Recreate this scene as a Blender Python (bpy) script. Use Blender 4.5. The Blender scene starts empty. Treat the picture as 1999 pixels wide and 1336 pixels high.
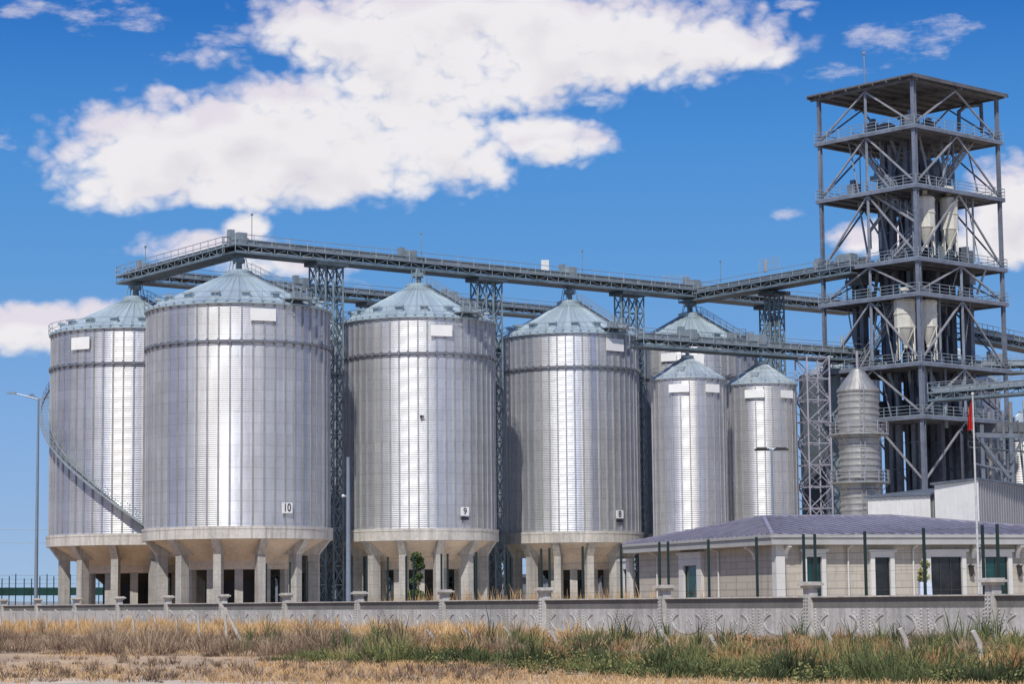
import bpy, math, random
import numpy as np
from mathutils import Vector, Matrix
random.seed(7); rng = np.random.default_rng(7)
R_ = math.radians; PI = math.pi
sc = bpy.context.scene
COL = sc.collection

# ------------------------------------------------------------------ camera
F_PX = 4500.0; CX, CY = 999.5, 668.0; EYE = 2.1
PITCH = math.atan(507.0 / F_PX); ROLL = 0.010
fw = Vector((0, math.cos(PITCH), math.sin(PITCH)))
r0 = Vector((1, 0, 0)); u0 = Vector((0, -math.sin(PITCH), math.cos(PITCH)))
rt = r0 * math.cos(ROLL) - u0 * math.sin(ROLL)
up = u0 * math.cos(ROLL) + r0 * math.sin(ROLL)
EYEV = Vector((0, 0, EYE))
cam_d = bpy.data.cameras.new('camera'); cam = bpy.data.objects.new('camera', cam_d); COL.objects.link(cam)
M3 = Matrix((rt, up, -fw)).transposed()
cam.matrix_world = Matrix.Translation(EYEV) @ M3.to_4x4()
cam_d.sensor_width = 36; cam_d.lens = 36 * F_PX / 1999.0
cam_d.clip_start = 1; cam_d.clip_end = 20000
sc.camera = cam

def ray(px, py):
    return fw + rt * ((px - CX) / F_PX) + up * ((CY - py) / F_PX)
def at(px, py, Y):
    d = ray(px, py); return EYEV + d * (Y / d.y)
def on_ground(px, py, z=0.0):
    d = ray(px, py); return EYEV + d * ((z - EYE) / d.z)
def solve_x(px, Y, Z):
    u = (px - CX) / F_PX
    a = rt - fw * u; z = Z - EYE
    return -(a.y * Y + a.z * z) / a.x
def solve_z(py, X, Y):
    v = (CY - py) / F_PX
    a = up - fw * v
    return EYE - (a.x * X + a.y * Y) / a.z
def on_line(px, P, D, Z):
    """parameter s where the horizontal line P + s*D (x, y) at height Z meets picture column px"""
    u = (px - CX) / F_PX; a = rt - fw * u
    return -(a.x * P[0] + a.y * P[1] + a.z * (Z - EYE)) / (a.x * D[0] + a.y * D[1])

# ------------------------------------------------------------------ materials
def newmat(name):
    m = bpy.data.materials.new(name); m.use_nodes = True
    nt = m.node_tree; b = nt.nodes['Principled BSDF']
    return m, nt, b
def N(nt, t, **kw):
    n = nt.nodes.new(t)
    for k, v in kw.items():
        setattr(n, k, v)
    return n
def math_n(nt, op, a, b=None, c=None, clamp=False):
    n = nt.nodes.new('ShaderNodeMath'); n.operation = op; n.use_clamp = clamp
    for i, v in enumerate((a, b, c)):
        if v is None: continue
        if isinstance(v, (int, float)): n.inputs[i].default_value = v
        else: nt.links.new(v, n.inputs[i])
    return n.outputs[0]
def mixc(nt, fac, a, b, typ='MIX'):
    n = nt.nodes.new('ShaderNodeMix'); n.data_type = 'RGBA'; n.blend_type = typ
    for s, v in ((n.inputs[0], fac), (n.inputs[6], a), (n.inputs[7], b)):
        if isinstance(v, (int, float)): s.default_value = v
        elif isinstance(v, (tuple, list)): s.default_value = tuple(v) + ((1,) if len(v) == 3 else ())
        else: nt.links.new(v, s)
    return n.outputs[2]
def noise(nt, vec, scale, detail=4, rough=0.55):
    n = nt.nodes.new('ShaderNodeTexNoise'); n.inputs['Scale'].default_value = scale
    n.inputs['Detail'].default_value = detail; n.inputs['Roughness'].default_value = rough
    if vec is not None: nt.links.new(vec, n.inputs['Vector'])
    return n.outputs[0]
def ramp(nt, fac, stops):
    n = nt.nodes.new('ShaderNodeValToRGB')
    el = n.color_ramp.elements
    while len(el) < len(stops): el.new(0.5)
    for e, (p, c) in zip(el, stops):
        e.position = p; e.color = tuple(c) + (1,)
    nt.links.new(fac, n.inputs[0]); return n.outputs[0]
def simple(name, col, rough=0.6, metal=0.0, var=0.25, scale=0.8, fine=6.0, bump=0.0, streak=0.0, dark=None, rust=0.0, lines=0.0):
    """weathered surface: large and fine noise over the base colour, optional vertical streaks"""
    m, nt, b = newmat(name)
    tc = N(nt, 'ShaderNodeTexCoord').outputs['Object']
    n1 = noise(nt, tc, scale, 5); n2 = noise(nt, tc, fine, 3)
    v = math_n(nt, 'ADD', math_n(nt, 'MULTIPLY', n1, 0.65), math_n(nt, 'MULTIPLY', n2, 0.35))
    lo = dark or tuple(c * (1 - var * 1.6) for c in col); hi = tuple(min(1, c * (1 + var)) for c in col)
    c = ramp(nt, v, [(0.3, lo), (0.52, col), (0.72, hi)])
    if streak:
        mp = N(nt, 'ShaderNodeMapping'); mp.inputs['Scale'].default_value = (1.0, 1.0, 0.06)
        nt.links.new(tc, mp.inputs[0])
        s = noise(nt, mp.outputs[0], 2.2, 5, 0.7)
        sf = math_n(nt, 'MULTIPLY', math_n(nt, 'SUBTRACT', s, 0.45, clamp=True), 4 * streak, clamp=True)
        c = mixc(nt, sf, c, tuple(x * 0.55 for x in col))
    if rust:
        rn = noise(nt, tc, 1.7, 6, 0.7)
        c = mixc(nt, math_n(nt, 'MULTIPLY', math_n(nt, 'SUBTRACT', rn, 0.56, clamp=True), 7 * rust, clamp=True), c, (0.17, 0.085, 0.045))
    if lines:
        sp_ = N(nt, 'ShaderNodeSeparateXYZ'); nt.links.new(tc, sp_.inputs[0])
        lf = math_n(nt, 'LESS_THAN', math_n(nt, 'FRACT', math_n(nt, 'DIVIDE', sp_.outputs[2], lines)), 0.05)
        c = mixc(nt, math_n(nt, 'MULTIPLY', lf, 0.45), c, tuple(x * 0.5 for x in col))
        low = math_n(nt, 'MULTIPLY', math_n(nt, 'SUBTRACT', 1.0, math_n(nt, 'DIVIDE', sp_.outputs[2], 3.2), clamp=True), n1, clamp=True)
        c = mixc(nt, math_n(nt, 'MULTIPLY', low, 0.8), c, tuple(x * 0.55 for x in col))
    nt.links.new(c, b.inputs['Base Color'])
    b.inputs['Roughness'].default_value = rough; b.inputs['Metallic'].default_value = metal
    if bump:
        bp = N(nt, 'ShaderNodeBump'); bp.inputs['Strength'].default_value = bump; bp.inputs['Distance'].default_value = 0.05
        nt.links.new(n2, bp.inputs['Height']); nt.links.new(bp.outputs[0], b.inputs['Normal'])
    return m

def galv(name, nseg, sheet, base, rough, metal=0.85, tint=0.5):
    """galvanised sheets: each sheet of the wall (between stiffeners, between joints) has its own tone"""
    m, nt, b = newmat(name)
    tc = N(nt, 'ShaderNodeTexCoord').outputs['Object']
    sp = N(nt, 'ShaderNodeSeparateXYZ'); nt.links.new(tc, sp.inputs[0])
    ang = math_n(nt, 'ARCTAN2', sp.outputs[1], sp.outputs[0])
    colf = math_n(nt, 'MULTIPLY', ang, nseg / (2 * PI))
    ci = math_n(nt, 'FLOOR', colf)
    rowf = math_n(nt, 'DIVIDE', sp.outputs[2], sheet)
    ri = math_n(nt, 'FLOOR', rowf)
    half = math_n(nt, 'FLOOR', math_n(nt, 'DIVIDE', math_n(nt, 'ADD', ci, math_n(nt, 'MODULO', ri, 2.0)), 2.0))
    cb = N(nt, 'ShaderNodeCombineXYZ'); nt.links.new(half, cb.inputs[0]); nt.links.new(ri, cb.inputs[1])
    oi = N(nt, 'ShaderNodeObjectInfo'); nt.links.new(oi.outputs['Random'], cb.inputs[2])
    wn = N(nt, 'ShaderNodeTexWhiteNoise'); nt.links.new(cb.outputs[0], wn.inputs[0])
    cb2 = N(nt, 'ShaderNodeCombineXYZ'); nt.links.new(ci, cb2.inputs[0]); nt.links.new(oi.outputs['Random'], cb2.inputs[2])
    wn2 = N(nt, 'ShaderNodeTexWhiteNoise'); nt.links.new(cb2.outputs[0], wn2.inputs[0])
    cl = noise(nt, tc, 0.22, 4, 0.6)
    val = math_n(nt, 'ADD', math_n(nt, 'MULTIPLY', wn.outputs[0], 0.09), math_n(nt, 'MULTIPLY', wn2.outputs[0], 0.13))
    val = math_n(nt, 'ADD', val, math_n(nt, 'MULTIPLY', cl, 0.5))
    val = math_n(nt, 'ADD', val, 0.60)
    # thin dark joint between rings of sheets
    fr = math_n(nt, 'FRACT', rowf)
    j = math_n(nt, 'LESS_THAN', fr, 0.05)
    val = math_n(nt, 'MULTIPLY', val, math_n(nt, 'SUBTRACT', 1.0, math_n(nt, 'MULTIPLY', j, 0.22)))
    mpz = N(nt, 'ShaderNodeMapping'); mpz.inputs['Scale'].default_value = (1, 1, 0.04); nt.links.new(tc, mpz.inputs[0])
    st = noise(nt, mpz.outputs[0], 3.0, 4, 0.65)
    val = math_n(nt, 'MULTIPLY', val, math_n(nt, 'ADD', 0.78, math_n(nt, 'MULTIPLY', st, 0.44)))
    tintc = ramp(nt, wn2.outputs[0], [(0.0, (0.90, 0.93, 1.05)), (0.5, (1.0, 1.0, 1.0)), (1.0, (1.03, 1.0, 0.94))])
    tintc = mixc(nt, tint, (1, 1, 1), tintc)
    vc = N(nt, 'ShaderNodeCombineXYZ')
    for i in range(3): nt.links.new(math_n(nt, 'MULTIPLY', val, base[i]), vc.inputs[i])
    c = mixc(nt, 1.0, vc.outputs[0], tintc, 'MULTIPLY')
    nt.links.new(c, b.inputs['Base Color'])
    b.inputs['Metallic'].default_value = metal
    if metal > 0.5:
        b.inputs['Coat Weight'].default_value = 0.22; b.inputs['Coat Roughness'].default_value = 0.24
        mw = N(nt, 'ShaderNodeMapping'); mw.inputs['Scale'].default_value = (1, 1, 0.5); nt.links.new(tc, mw.inputs[0])
        bp = N(nt, 'ShaderNodeBump'); bp.inputs['Strength'].default_value = 0.35; bp.inputs['Distance'].default_value = 0.05
        nt.links.new(noise(nt, mw.outputs[0], 1.6, 3, 0.6), bp.inputs['Height']); nt.links.new(bp.outputs[0], b.inputs['Normal'])
    rr = math_n(nt, 'ADD', rough - 0.03, math_n(nt, 'MULTIPLY', wn2.outputs[0], 0.05))
    nt.links.new(rr, b.inputs['Roughness'])
    return m

NSEG = 52
MT = {}
MT['wall_a'] = galv('galvanised_wall', NSEG, 1.12, (0.655, 0.67, 0.69), 0.47, 0.85, 0.9)
MT['wall_s'] = galv('galvanised_wall_small', 26, 1.12, (0.66, 0.655, 0.65), 0.47, 0.85, 0.8)
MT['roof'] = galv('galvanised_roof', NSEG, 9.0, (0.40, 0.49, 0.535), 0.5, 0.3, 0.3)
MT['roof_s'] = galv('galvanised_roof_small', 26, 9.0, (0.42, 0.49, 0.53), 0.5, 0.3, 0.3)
MT['stiff'] = simple('stiffener_steel', (0.48, 0.48, 0.49), 0.5, 0.6, 0.15)
MT['wind'] = simple('wind_ring_steel', (0.22, 0.23, 0.26), 0.55, 0.5, 0.15)
MT['steel'] = simple('conveyor_steel', (0.175, 0.235, 0.27), 0.5, 0.3, 0.35, 0.5, 3.0, 0, 0.3, None, 0.35)
MT['steel_d'] = simple('dark_conveyor_steel', (0.085, 0.11, 0.13), 0.6, 0.3, 0.3, 0.5, 3.0)
MT['casing'] = simple('conveyor_casing', (0.31, 0.365, 0.395), 0.5, 0.35, 0.28, 0.4, 3.0, 0, 0.4, None, 0.2)
MT['rail'] = simple('galvanised_rail', (0.30, 0.34, 0.37), 0.5, 0.4, 0.15)
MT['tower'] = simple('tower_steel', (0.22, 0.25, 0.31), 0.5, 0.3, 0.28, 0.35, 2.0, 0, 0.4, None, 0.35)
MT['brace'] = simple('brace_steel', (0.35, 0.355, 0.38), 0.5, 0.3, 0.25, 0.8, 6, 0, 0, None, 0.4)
MT['rail_l'] = simple('pale_grey_paint', (0.5, 0.5, 0.5), 0.5)
MT['deck'] = simple('tower_deck', (0.13, 0.135, 0.15), 0.7, 0.1, 0.3)
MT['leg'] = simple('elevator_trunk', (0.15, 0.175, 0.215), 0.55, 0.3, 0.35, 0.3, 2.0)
MT['leg2'] = simple('elevator_trunk_grey', (0.22, 0.25, 0.31), 0.55, 0.3, 0.35, 0.3, 2.0)
MT['cream'] = simple('cream_painted_steel', (0.66, 0.64, 0.56), 0.5, 0.1, 0.14, 0.6, 3.0, 0, 0.35)
MT['lattice'] = simple('galvanised_lattice', (0.36, 0.35, 0.40), 0.5, 0.3, 0.15)
MT['bin'] = simple('ribbed_bin_steel', (0.44, 0.43, 0.40), 0.45, 0.6, 0.25, 0.3, 1.5, 0, 0.4)
MT['conc'] = simple('concrete', (0.45, 0.43, 0.395), 0.85, 0, 0.24, 0.35, 4.0, 0.3, 0.7, None, 0, 1.25)
MT['conc_l'] = simple('pale_concrete', (0.55, 0.52, 0.475), 0.85, 0, 0.22, 0.35, 4.0, 0.3, 0.9)
MT['conc_s'] = simple('bounce_lit_soffit_concrete', (0.70, 0.58, 0.46), 0.9, 0, 0.2, 0.3, 3.0, 0.2, 0.2)  # light bounced off the ground is put into this warm, pale colour
MT['conc_w'] = simple('wall_concrete', (0.47, 0.46, 0.44), 0.85, 0, 0.26, 0.25, 5.0, 0.4, 0.8)
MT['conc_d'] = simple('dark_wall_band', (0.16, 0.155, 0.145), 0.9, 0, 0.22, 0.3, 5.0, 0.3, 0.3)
MT['board'] = simple('white_board', (0.80, 0.80, 0.78), 0.5, 0, 0.05)
MT['ink'] = simple('black_lettering', (0.02, 0.02, 0.04), 0.6, 0, 0.1)
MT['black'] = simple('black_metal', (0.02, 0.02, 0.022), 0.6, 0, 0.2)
MT['green'] = simple('green_fence_paint', (0.010, 0.028, 0.025), 0.45, 0, 0.2)
MT['screen'] = simple('green_screen', (0.015, 0.075, 0.06), 0.8, 0, 0.25)
MT['pole'] = simple('pole_steel', (0.26, 0.31, 0.37), 0.45, 0.4, 0.12)
MT['white'] = simple('white_sheet', (0.66, 0.66, 0.65), 0.55, 0, 0.08, 0.3, 2.0, 0, 0.25)
MT['greysheet'] = simple('grey_sheet', (0.34, 0.34, 0.34), 0.55, 0.2, 0.12, 0.3, 2.0, 0, 0.3)
MT['trim'] = simple('white_trim', (0.60, 0.59, 0.56), 0.6, 0, 0.08)
MT['fascia'] = simple('grey_fascia', (0.40, 0.40, 0.38), 0.6, 0, 0.1)
MT['frame'] = simple('dark_window_frame', (0.03, 0.03, 0.032), 0.4, 0, 0.1)
MT['red'] = simple('red_flag_cloth', (0.62, 0.02, 0.02), 0.8, 0, 0.25, 1.5, 6)
MT['bluewhite'] = simple('planter_plastic', (0.55, 0.62, 0.75), 0.5, 0, 0.15)
MT['bark'] = simple('bark', (0.13, 0.10, 0.075), 0.9, 0, 0.3)
MT['post'] = simple('weathered_post_concrete', (0.46, 0.43, 0.39), 0.9, 0, 0.2, 1.0, 6.0, 0.3)
MT['lampwhite'] = simple('lamp_white', (0.7, 0.7, 0.68), 0.5)

def house_wall_mat():
    m, nt, b = newmat('stone_cladding')
    tc = N(nt, 'ShaderNodeTexCoord').outputs['Object']
    sp = N(nt, 'ShaderNodeSeparateXYZ'); nt.links.new(tc, sp.inputs[0])
    cb = N(nt, 'ShaderNodeCombineXYZ')
    nt.links.new(math_n(nt, 'ADD', math_n(nt, 'MULTIPLY', sp.outputs[0], 0.94), math_n(nt, 'MULTIPLY', sp.outputs[1], 0.8)), cb.inputs[0])
    nt.links.new(sp.outputs[2], cb.inputs[1])
    br = N(nt, 'ShaderNodeTexBrick'); nt.links.new(cb.outputs[0], br.inputs[0])
    br.inputs['Scale'].default_value = 1.0; br.inputs['Brick Width'].default_value = 1.4; br.inputs['Row Height'].default_value = 0.46
    br.inputs['Mortar Size'].default_value = 0.022
    br.inputs['Color1'].default_value = (0.49, 0.44, 0.365, 1); br.inputs['Color2'].default_value = (0.42, 0.375, 0.305, 1)
    br.inputs['Mortar'].default_value = (0.24, 0.235, 0.22, 1)
    c = mixc(nt, math_n(nt, 'MULTIPLY', noise(nt, tc, 1.3, 5), 0.5), br.outputs[0], (0.46, 0.42, 0.37))
    mp = N(nt, 'ShaderNodeMapping'); mp.inputs['Scale'].default_value = (1, 1, 0.08); nt.links.new(tc, mp.inputs[0])
    c = mixc(nt, math_n(nt, 'MULTIPLY', math_n(nt, 'SUBTRACT', noise(nt, mp.outputs[0], 1.8, 5, 0.7), 0.5, clamp=True), 2.4, clamp=True), c, (0.20, 0.185, 0.16))
    nt.links.new(c, b.inputs['Base Color']); b.inputs['Roughness'].default_value = 0.85
    return m
MT['house'] = house_wall_mat()
def house_roof_mat():
    m, nt, b = newmat('violet_roof_tiles')
    tc = N(nt, 'ShaderNodeTexCoord').outputs['Object']
    c = ramp(nt, noise(nt, tc, 0.6, 5), [(0.3, (0.21, 0.20, 0.25)), (0.55, (0.275, 0.265, 0.33)), (0.75, (0.33, 0.32, 0.375))])
    nt.links.new(c, b.inputs['Base Color']); b.inputs['Roughness'].default_value = 0.5
    return m
MT['hroof'] = house_roof_mat()
def glass_mat():
    m, nt, b = newmat('dark_glass')
    tc = N(nt, 'ShaderNodeTexCoord').outputs['Object']
    c = ramp(nt, noise(nt, tc, 0.8, 3), [(0.35, (0.006, 0.007, 0.008)), (0.7, (0.03, 0.03, 0.03))])
    nt.links.new(c, b.inputs['Base Color']); b.inputs['Roughness'].default_value = 0.08
    b.inputs['Specular IOR Level'].default_value = 0.5
    return m
MT['glass'] = glass_mat()
def green_glass():
    m = MT['glass'].copy(); m.name = 'green_glass'
    for n in m.node_tree.nodes:
        if n.type == 'VALTORGB':
            n.color_ramp.elements[0].color = (0.004, 0.03, 0.028, 1); n.color_ramp.elements[1].color = (0.012, 0.07, 0.065, 1)
    return m
MT['gglass'] = green_glass()
def veg_mat(name, stops):
    m, nt, b = newmat(name)
    a = N(nt, 'ShaderNodeAttribute'); a.attribute_name = 'tone'
    c = ramp(nt, a.outputs['Fac'], stops)
    nt.links.new(c, b.inputs['Base Color']); b.inputs['Roughness'].default_value = 0.8
    b.inputs['Specular IOR Level'].default_value = 0.2
    return m
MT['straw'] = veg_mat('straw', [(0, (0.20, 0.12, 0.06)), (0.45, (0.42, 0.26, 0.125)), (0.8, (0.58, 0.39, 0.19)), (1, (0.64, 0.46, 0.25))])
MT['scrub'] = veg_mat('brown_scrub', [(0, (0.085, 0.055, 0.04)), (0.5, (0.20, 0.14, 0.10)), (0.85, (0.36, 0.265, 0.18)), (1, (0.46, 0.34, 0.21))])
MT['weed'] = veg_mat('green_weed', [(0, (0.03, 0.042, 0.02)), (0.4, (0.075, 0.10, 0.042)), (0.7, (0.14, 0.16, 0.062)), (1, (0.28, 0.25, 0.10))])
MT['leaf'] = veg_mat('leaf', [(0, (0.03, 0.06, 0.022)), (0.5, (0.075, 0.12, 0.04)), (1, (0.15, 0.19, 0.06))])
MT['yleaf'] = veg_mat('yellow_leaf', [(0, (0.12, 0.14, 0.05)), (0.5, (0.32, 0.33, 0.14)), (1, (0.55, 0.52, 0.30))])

MT['rust'] = veg_mat('rust_weed', [(0, (0.14, 0.07, 0.035)), (0.4, (0.34, 0.19, 0.085)), (0.75, (0.46, 0.30, 0.14)), (1, (0.52, 0.40, 0.20))])
def ground_mat():
    m, nt, b = newmat('dry_soil')
    tc = N(nt, 'ShaderNodeTexCoord').outputs['Object']
    mp = N(nt, 'ShaderNodeMapping'); mp.inputs['Scale'].default_value = (1.0, 0.45, 1); nt.links.new(tc, mp.inputs[0])
    n1 = noise(nt, mp.outputs[0], 0.16, 6, 0.6); n2 = noise(nt, tc, 2.5, 6, 0.65)
    c1 = ramp(nt, n1, [(0.32, (0.33, 0.24, 0.16)), (0.5, (0.48, 0.345, 0.225)), (0.66, (0.60, 0.43, 0.26))])
    c2 = ramp(nt, n2, [(0.3, (0.45, 0.42, 0.40)), (0.5, (0.9, 0.9, 0.9)), (0.75, (1.15, 1.1, 1.0))])
    c = mixc(nt, 0.8, c1, c2, 'MULTIPLY')
    nt.links.new(c, b.inputs['Base Color']); b.inputs['Roughness'].default_value = 0.95
    bp = N(nt, 'ShaderNodeBump'); bp.inputs['Strength'].default_value = 0.6; bp.inputs['Distance'].default_value = 0.08
    nt.links.new(n2, bp.inputs['Height']); nt.links.new(bp.outputs[0], b.inputs['Normal'])
    return m
MT['ground'] = ground_mat()
MT['track'] = simple('pale_gravel', (0.56, 0.46, 0.36), 0.95, 0, 0.2, 0.5, 8.0, 0.4)
MT['yard'] = simple('yard_concrete', (0.60, 0.54, 0.46), 0.9, 0, 0.2, 0.1, 2.0)

# ------------------------------------------------------------------ mesh builder
ORG = {}
class MB:
    def __init__(s): s.v = []; s.f = []
    def add(s, vs, fs):
        o = len(s.v); s.v.extend([tuple(p) for p in vs]); s.f.extend([tuple(i + o for i in f) for f in fs])
    def quad(s, a, b, c, d): s.add((a, b, c, d), ((0, 1, 2, 3),))
    def hexa(s, p): s.add(p, ((3, 2, 1, 0), (4, 5, 6, 7), (0, 1, 5, 4), (1, 2, 6, 5), (2, 3, 7, 6), (3, 0, 4, 7)))
    def box(s, x0, x1, y0, y1, z0, z1):
        s.hexa(((x0, y0, z0), (x1, y0, z0), (x1, y1, z0), (x0, y1, z0), (x0, y0, z1), (x1, y0, z1), (x1, y1, z1), (x0, y1, z1)))
    def obox(s, c, ux, uy, hx, hy, z0, z1):
        """box with plan axes ux, uy (unit 2-D), half sizes hx, hy"""
        p = []
        for z in (z0, z1):
            for a, b in ((-1, -1), (1, -1), (1, 1), (-1, 1)):
                p.append((c[0] + ux[0] * hx * a + uy[0] * hy * b, c[1] + ux[1] * hx * a + uy[1] * hy * b, z))
        s.hexa(p)
    def bar(s, p, q, w, h=None, side=None):
        p = Vector(p); q = Vector(q); h = h or w
        d = (q - p)
        if d.length < 1e-6: return
        d.normalize()
        ref = Vector(side) if side is not None else (Vector((0, 0, 1)) if abs(d.z) < 0.95 else Vector((1, 0, 0)))
        a = d.cross(ref).normalized(); b = a.cross(d).normalized()
        a *= w / 2; b *= h / 2
        s.hexa((p - a - b, p + a - b, p + a + b, p - a + b, q - a - b, q + a - b, q + a + b, q - a + b))
    def tube(s, p, q, r, n=8, r2=None, caps=True):
        p = Vector(p); q = Vector(q); r2 = r if r2 is None else r2
        d = (q - p).normalized(); ref = Vector((0, 0, 1)) if abs(d.z) < 0.95 else Vector((1, 0, 0))
        a = d.cross(ref).normalized(); b = d.cross(a).normalized()
        vs = []
        for c, rr in ((p, r), (q, r2)):
            for i in range(n):
                t = 2 * PI * i / n; vs.append(c + a * (rr * math.cos(t)) + b * (rr * math.sin(t)))
        fs = [(i, (i + 1) % n, n + (i + 1) % n, n + i) for i in range(n)]
        if caps: fs += [tuple(range(n))[::-1], tuple(range(n, 2 * n))]
        s.add(vs, fs)
    def lathe(s, c, prof, n=48, a0=0.0, a1=2 * PI):
        """prof: list of (r, z); z absolute"""
        full = abs(a1 - a0 - 2 * PI) < 1e-6; m = n if full else n + 1
        ang = a0 + (a1 - a0) * np.arange(m) / n
        vs = []
        for r, z in prof:
            for t in ang: vs.append((c[0] + r * math.cos(t), c[1] + r * math.sin(t), z))
        fs = []
        for k in range(len(prof) - 1):
            for i in range(n):
                j = (i + 1) % m
                fs.append((k * m + i, k * m + j, (k + 1) * m + j, (k + 1) * m + i))
        s.add(vs, fs)
    def disc(s, c, r, z, n=32, flip=False):
        vs = [(c[0] + r * math.cos(2 * PI * i / n), c[1] + r * math.sin(2 * PI * i / n), z) for i in range(n)]
        s.add(vs, (tuple(range(n))[::-1 if flip else 1],))
    def ball(s, c, r, n=8, m=5, sz=1.0):
        prof = [(max(1e-4, r * math.sin(PI * k / m)), c[2] - r * sz * math.cos(PI * k / m)) for k in range(m + 1)]
        s.lathe(c, prof, n)
    def build(s, name, mat, parent=None, smooth=False, org=None, sharp=None):
        me = bpy.data.meshes.new(name)
        o3 = ORG[parent.name] if parent is not None else (Vector(org) if org is not None else Vector((0, 0, 0)))
        v = np.array(s.v, dtype=np.float64) - np.array(o3)
        me.from_pydata(v.tolist(), [], s.f)
        me.materials.append(mat)
        if smooth:
            me.polygons.foreach_set('use_smooth', [True] * len(me.polygons))
            if sharp: me.set_sharp_from_angle(angle=R_(sharp))
        me.update()
        ob = bpy.data.objects.new(name, me); COL.objects.link(ob)
        if parent is not None: ob.parent = parent
        else: ob.location = o3
        ORG[ob.name] = o3
        return ob

def tag(o, label=None, cat=None, group=None, kind=None):
    if label: o['label'] = label
    if cat: o['category'] = cat
    if group: o['group'] = group
    if kind: o['kind'] = kind
    return o
def thing(name, label, cat, loc, group=None):
    o = bpy.data.objects.new(name, None); COL.objects.link(o); o.location = loc
    o.empty_display_size = 0.5
    ORG[o.name] = Vector(loc)
    return tag(o, label, cat, group)
def dupe(o, parent, rz=0.0):
    c = o.copy(); COL.objects.link(c); c.parent = parent; c.rotation_euler = (0, 0, rz); ORG[c.name] = ORG[o.name]
    return c
def rail_run(mb, pts, h=1.1, step=2.0, w=0.06, closed=False, rails=(0.55, 1.1), toe=0.0):
    n = len(pts)
    for i in range(n if closed else n - 1):
        p = Vector(pts[i]); q = Vector(pts[(i + 1) % n]); L = (q - p).length
        for z in rails:
            mb.bar(p + Vector((0, 0, z)), q + Vector((0, 0, z)), w)
        if toe: mb.bar(p + Vector((0, 0, toe / 2)), q + Vector((0, 0, toe / 2)), 0.03, toe)
        k = max(1, int(round(L / step)))
        for j in range(k + (0 if closed else 1)):
            c = p.lerp(q, j / k); mb.bar(c, c + Vector((0, 0, h)), w * 1.1)

# ------------------------------------------------------------------ text
def text_mesh(name, body, size, parent, mat, M):
    cu = bpy.data.curves.new('lettering', 'FONT'); cu.body = body; cu.size = size; cu.align_x = 'CENTER'; cu.align_y = 'CENTER'
    cu.extrude = 0.01; cu.offset = 0.012 * size
    tmp = bpy.data.objects.new('lettering_tmp', cu); COL.objects.link(tmp)
    bpy.context.view_layer.update()
    me = bpy.data.meshes.new_from_object(tmp.evaluated_get(bpy.context.evaluated_depsgraph_get()))
    bpy.data.objects.remove(tmp)
    me.transform(M); me.materials.clear(); me.materials.append(mat)
    o = bpy.data.objects.new(name, me); COL.objects.link(o); o.parent = parent
    return o

# ------------------------------------------------------------------ silos
EAVE_Z, RING_Z, APEX_Z = 32.4, 9.85, 37.05
def corrugated(mb, c, R, z0, z1, pitch, amp, n):
    k = int(round((z1 - z0) / pitch)); prof = []
    for i in range(k * 4 + 1):
        prof.append((R + amp * math.sin(i * PI / 2), z0 + (z1 - z0) * i / (k * 4)))
    mb.lathe(c, prof, n)

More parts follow.
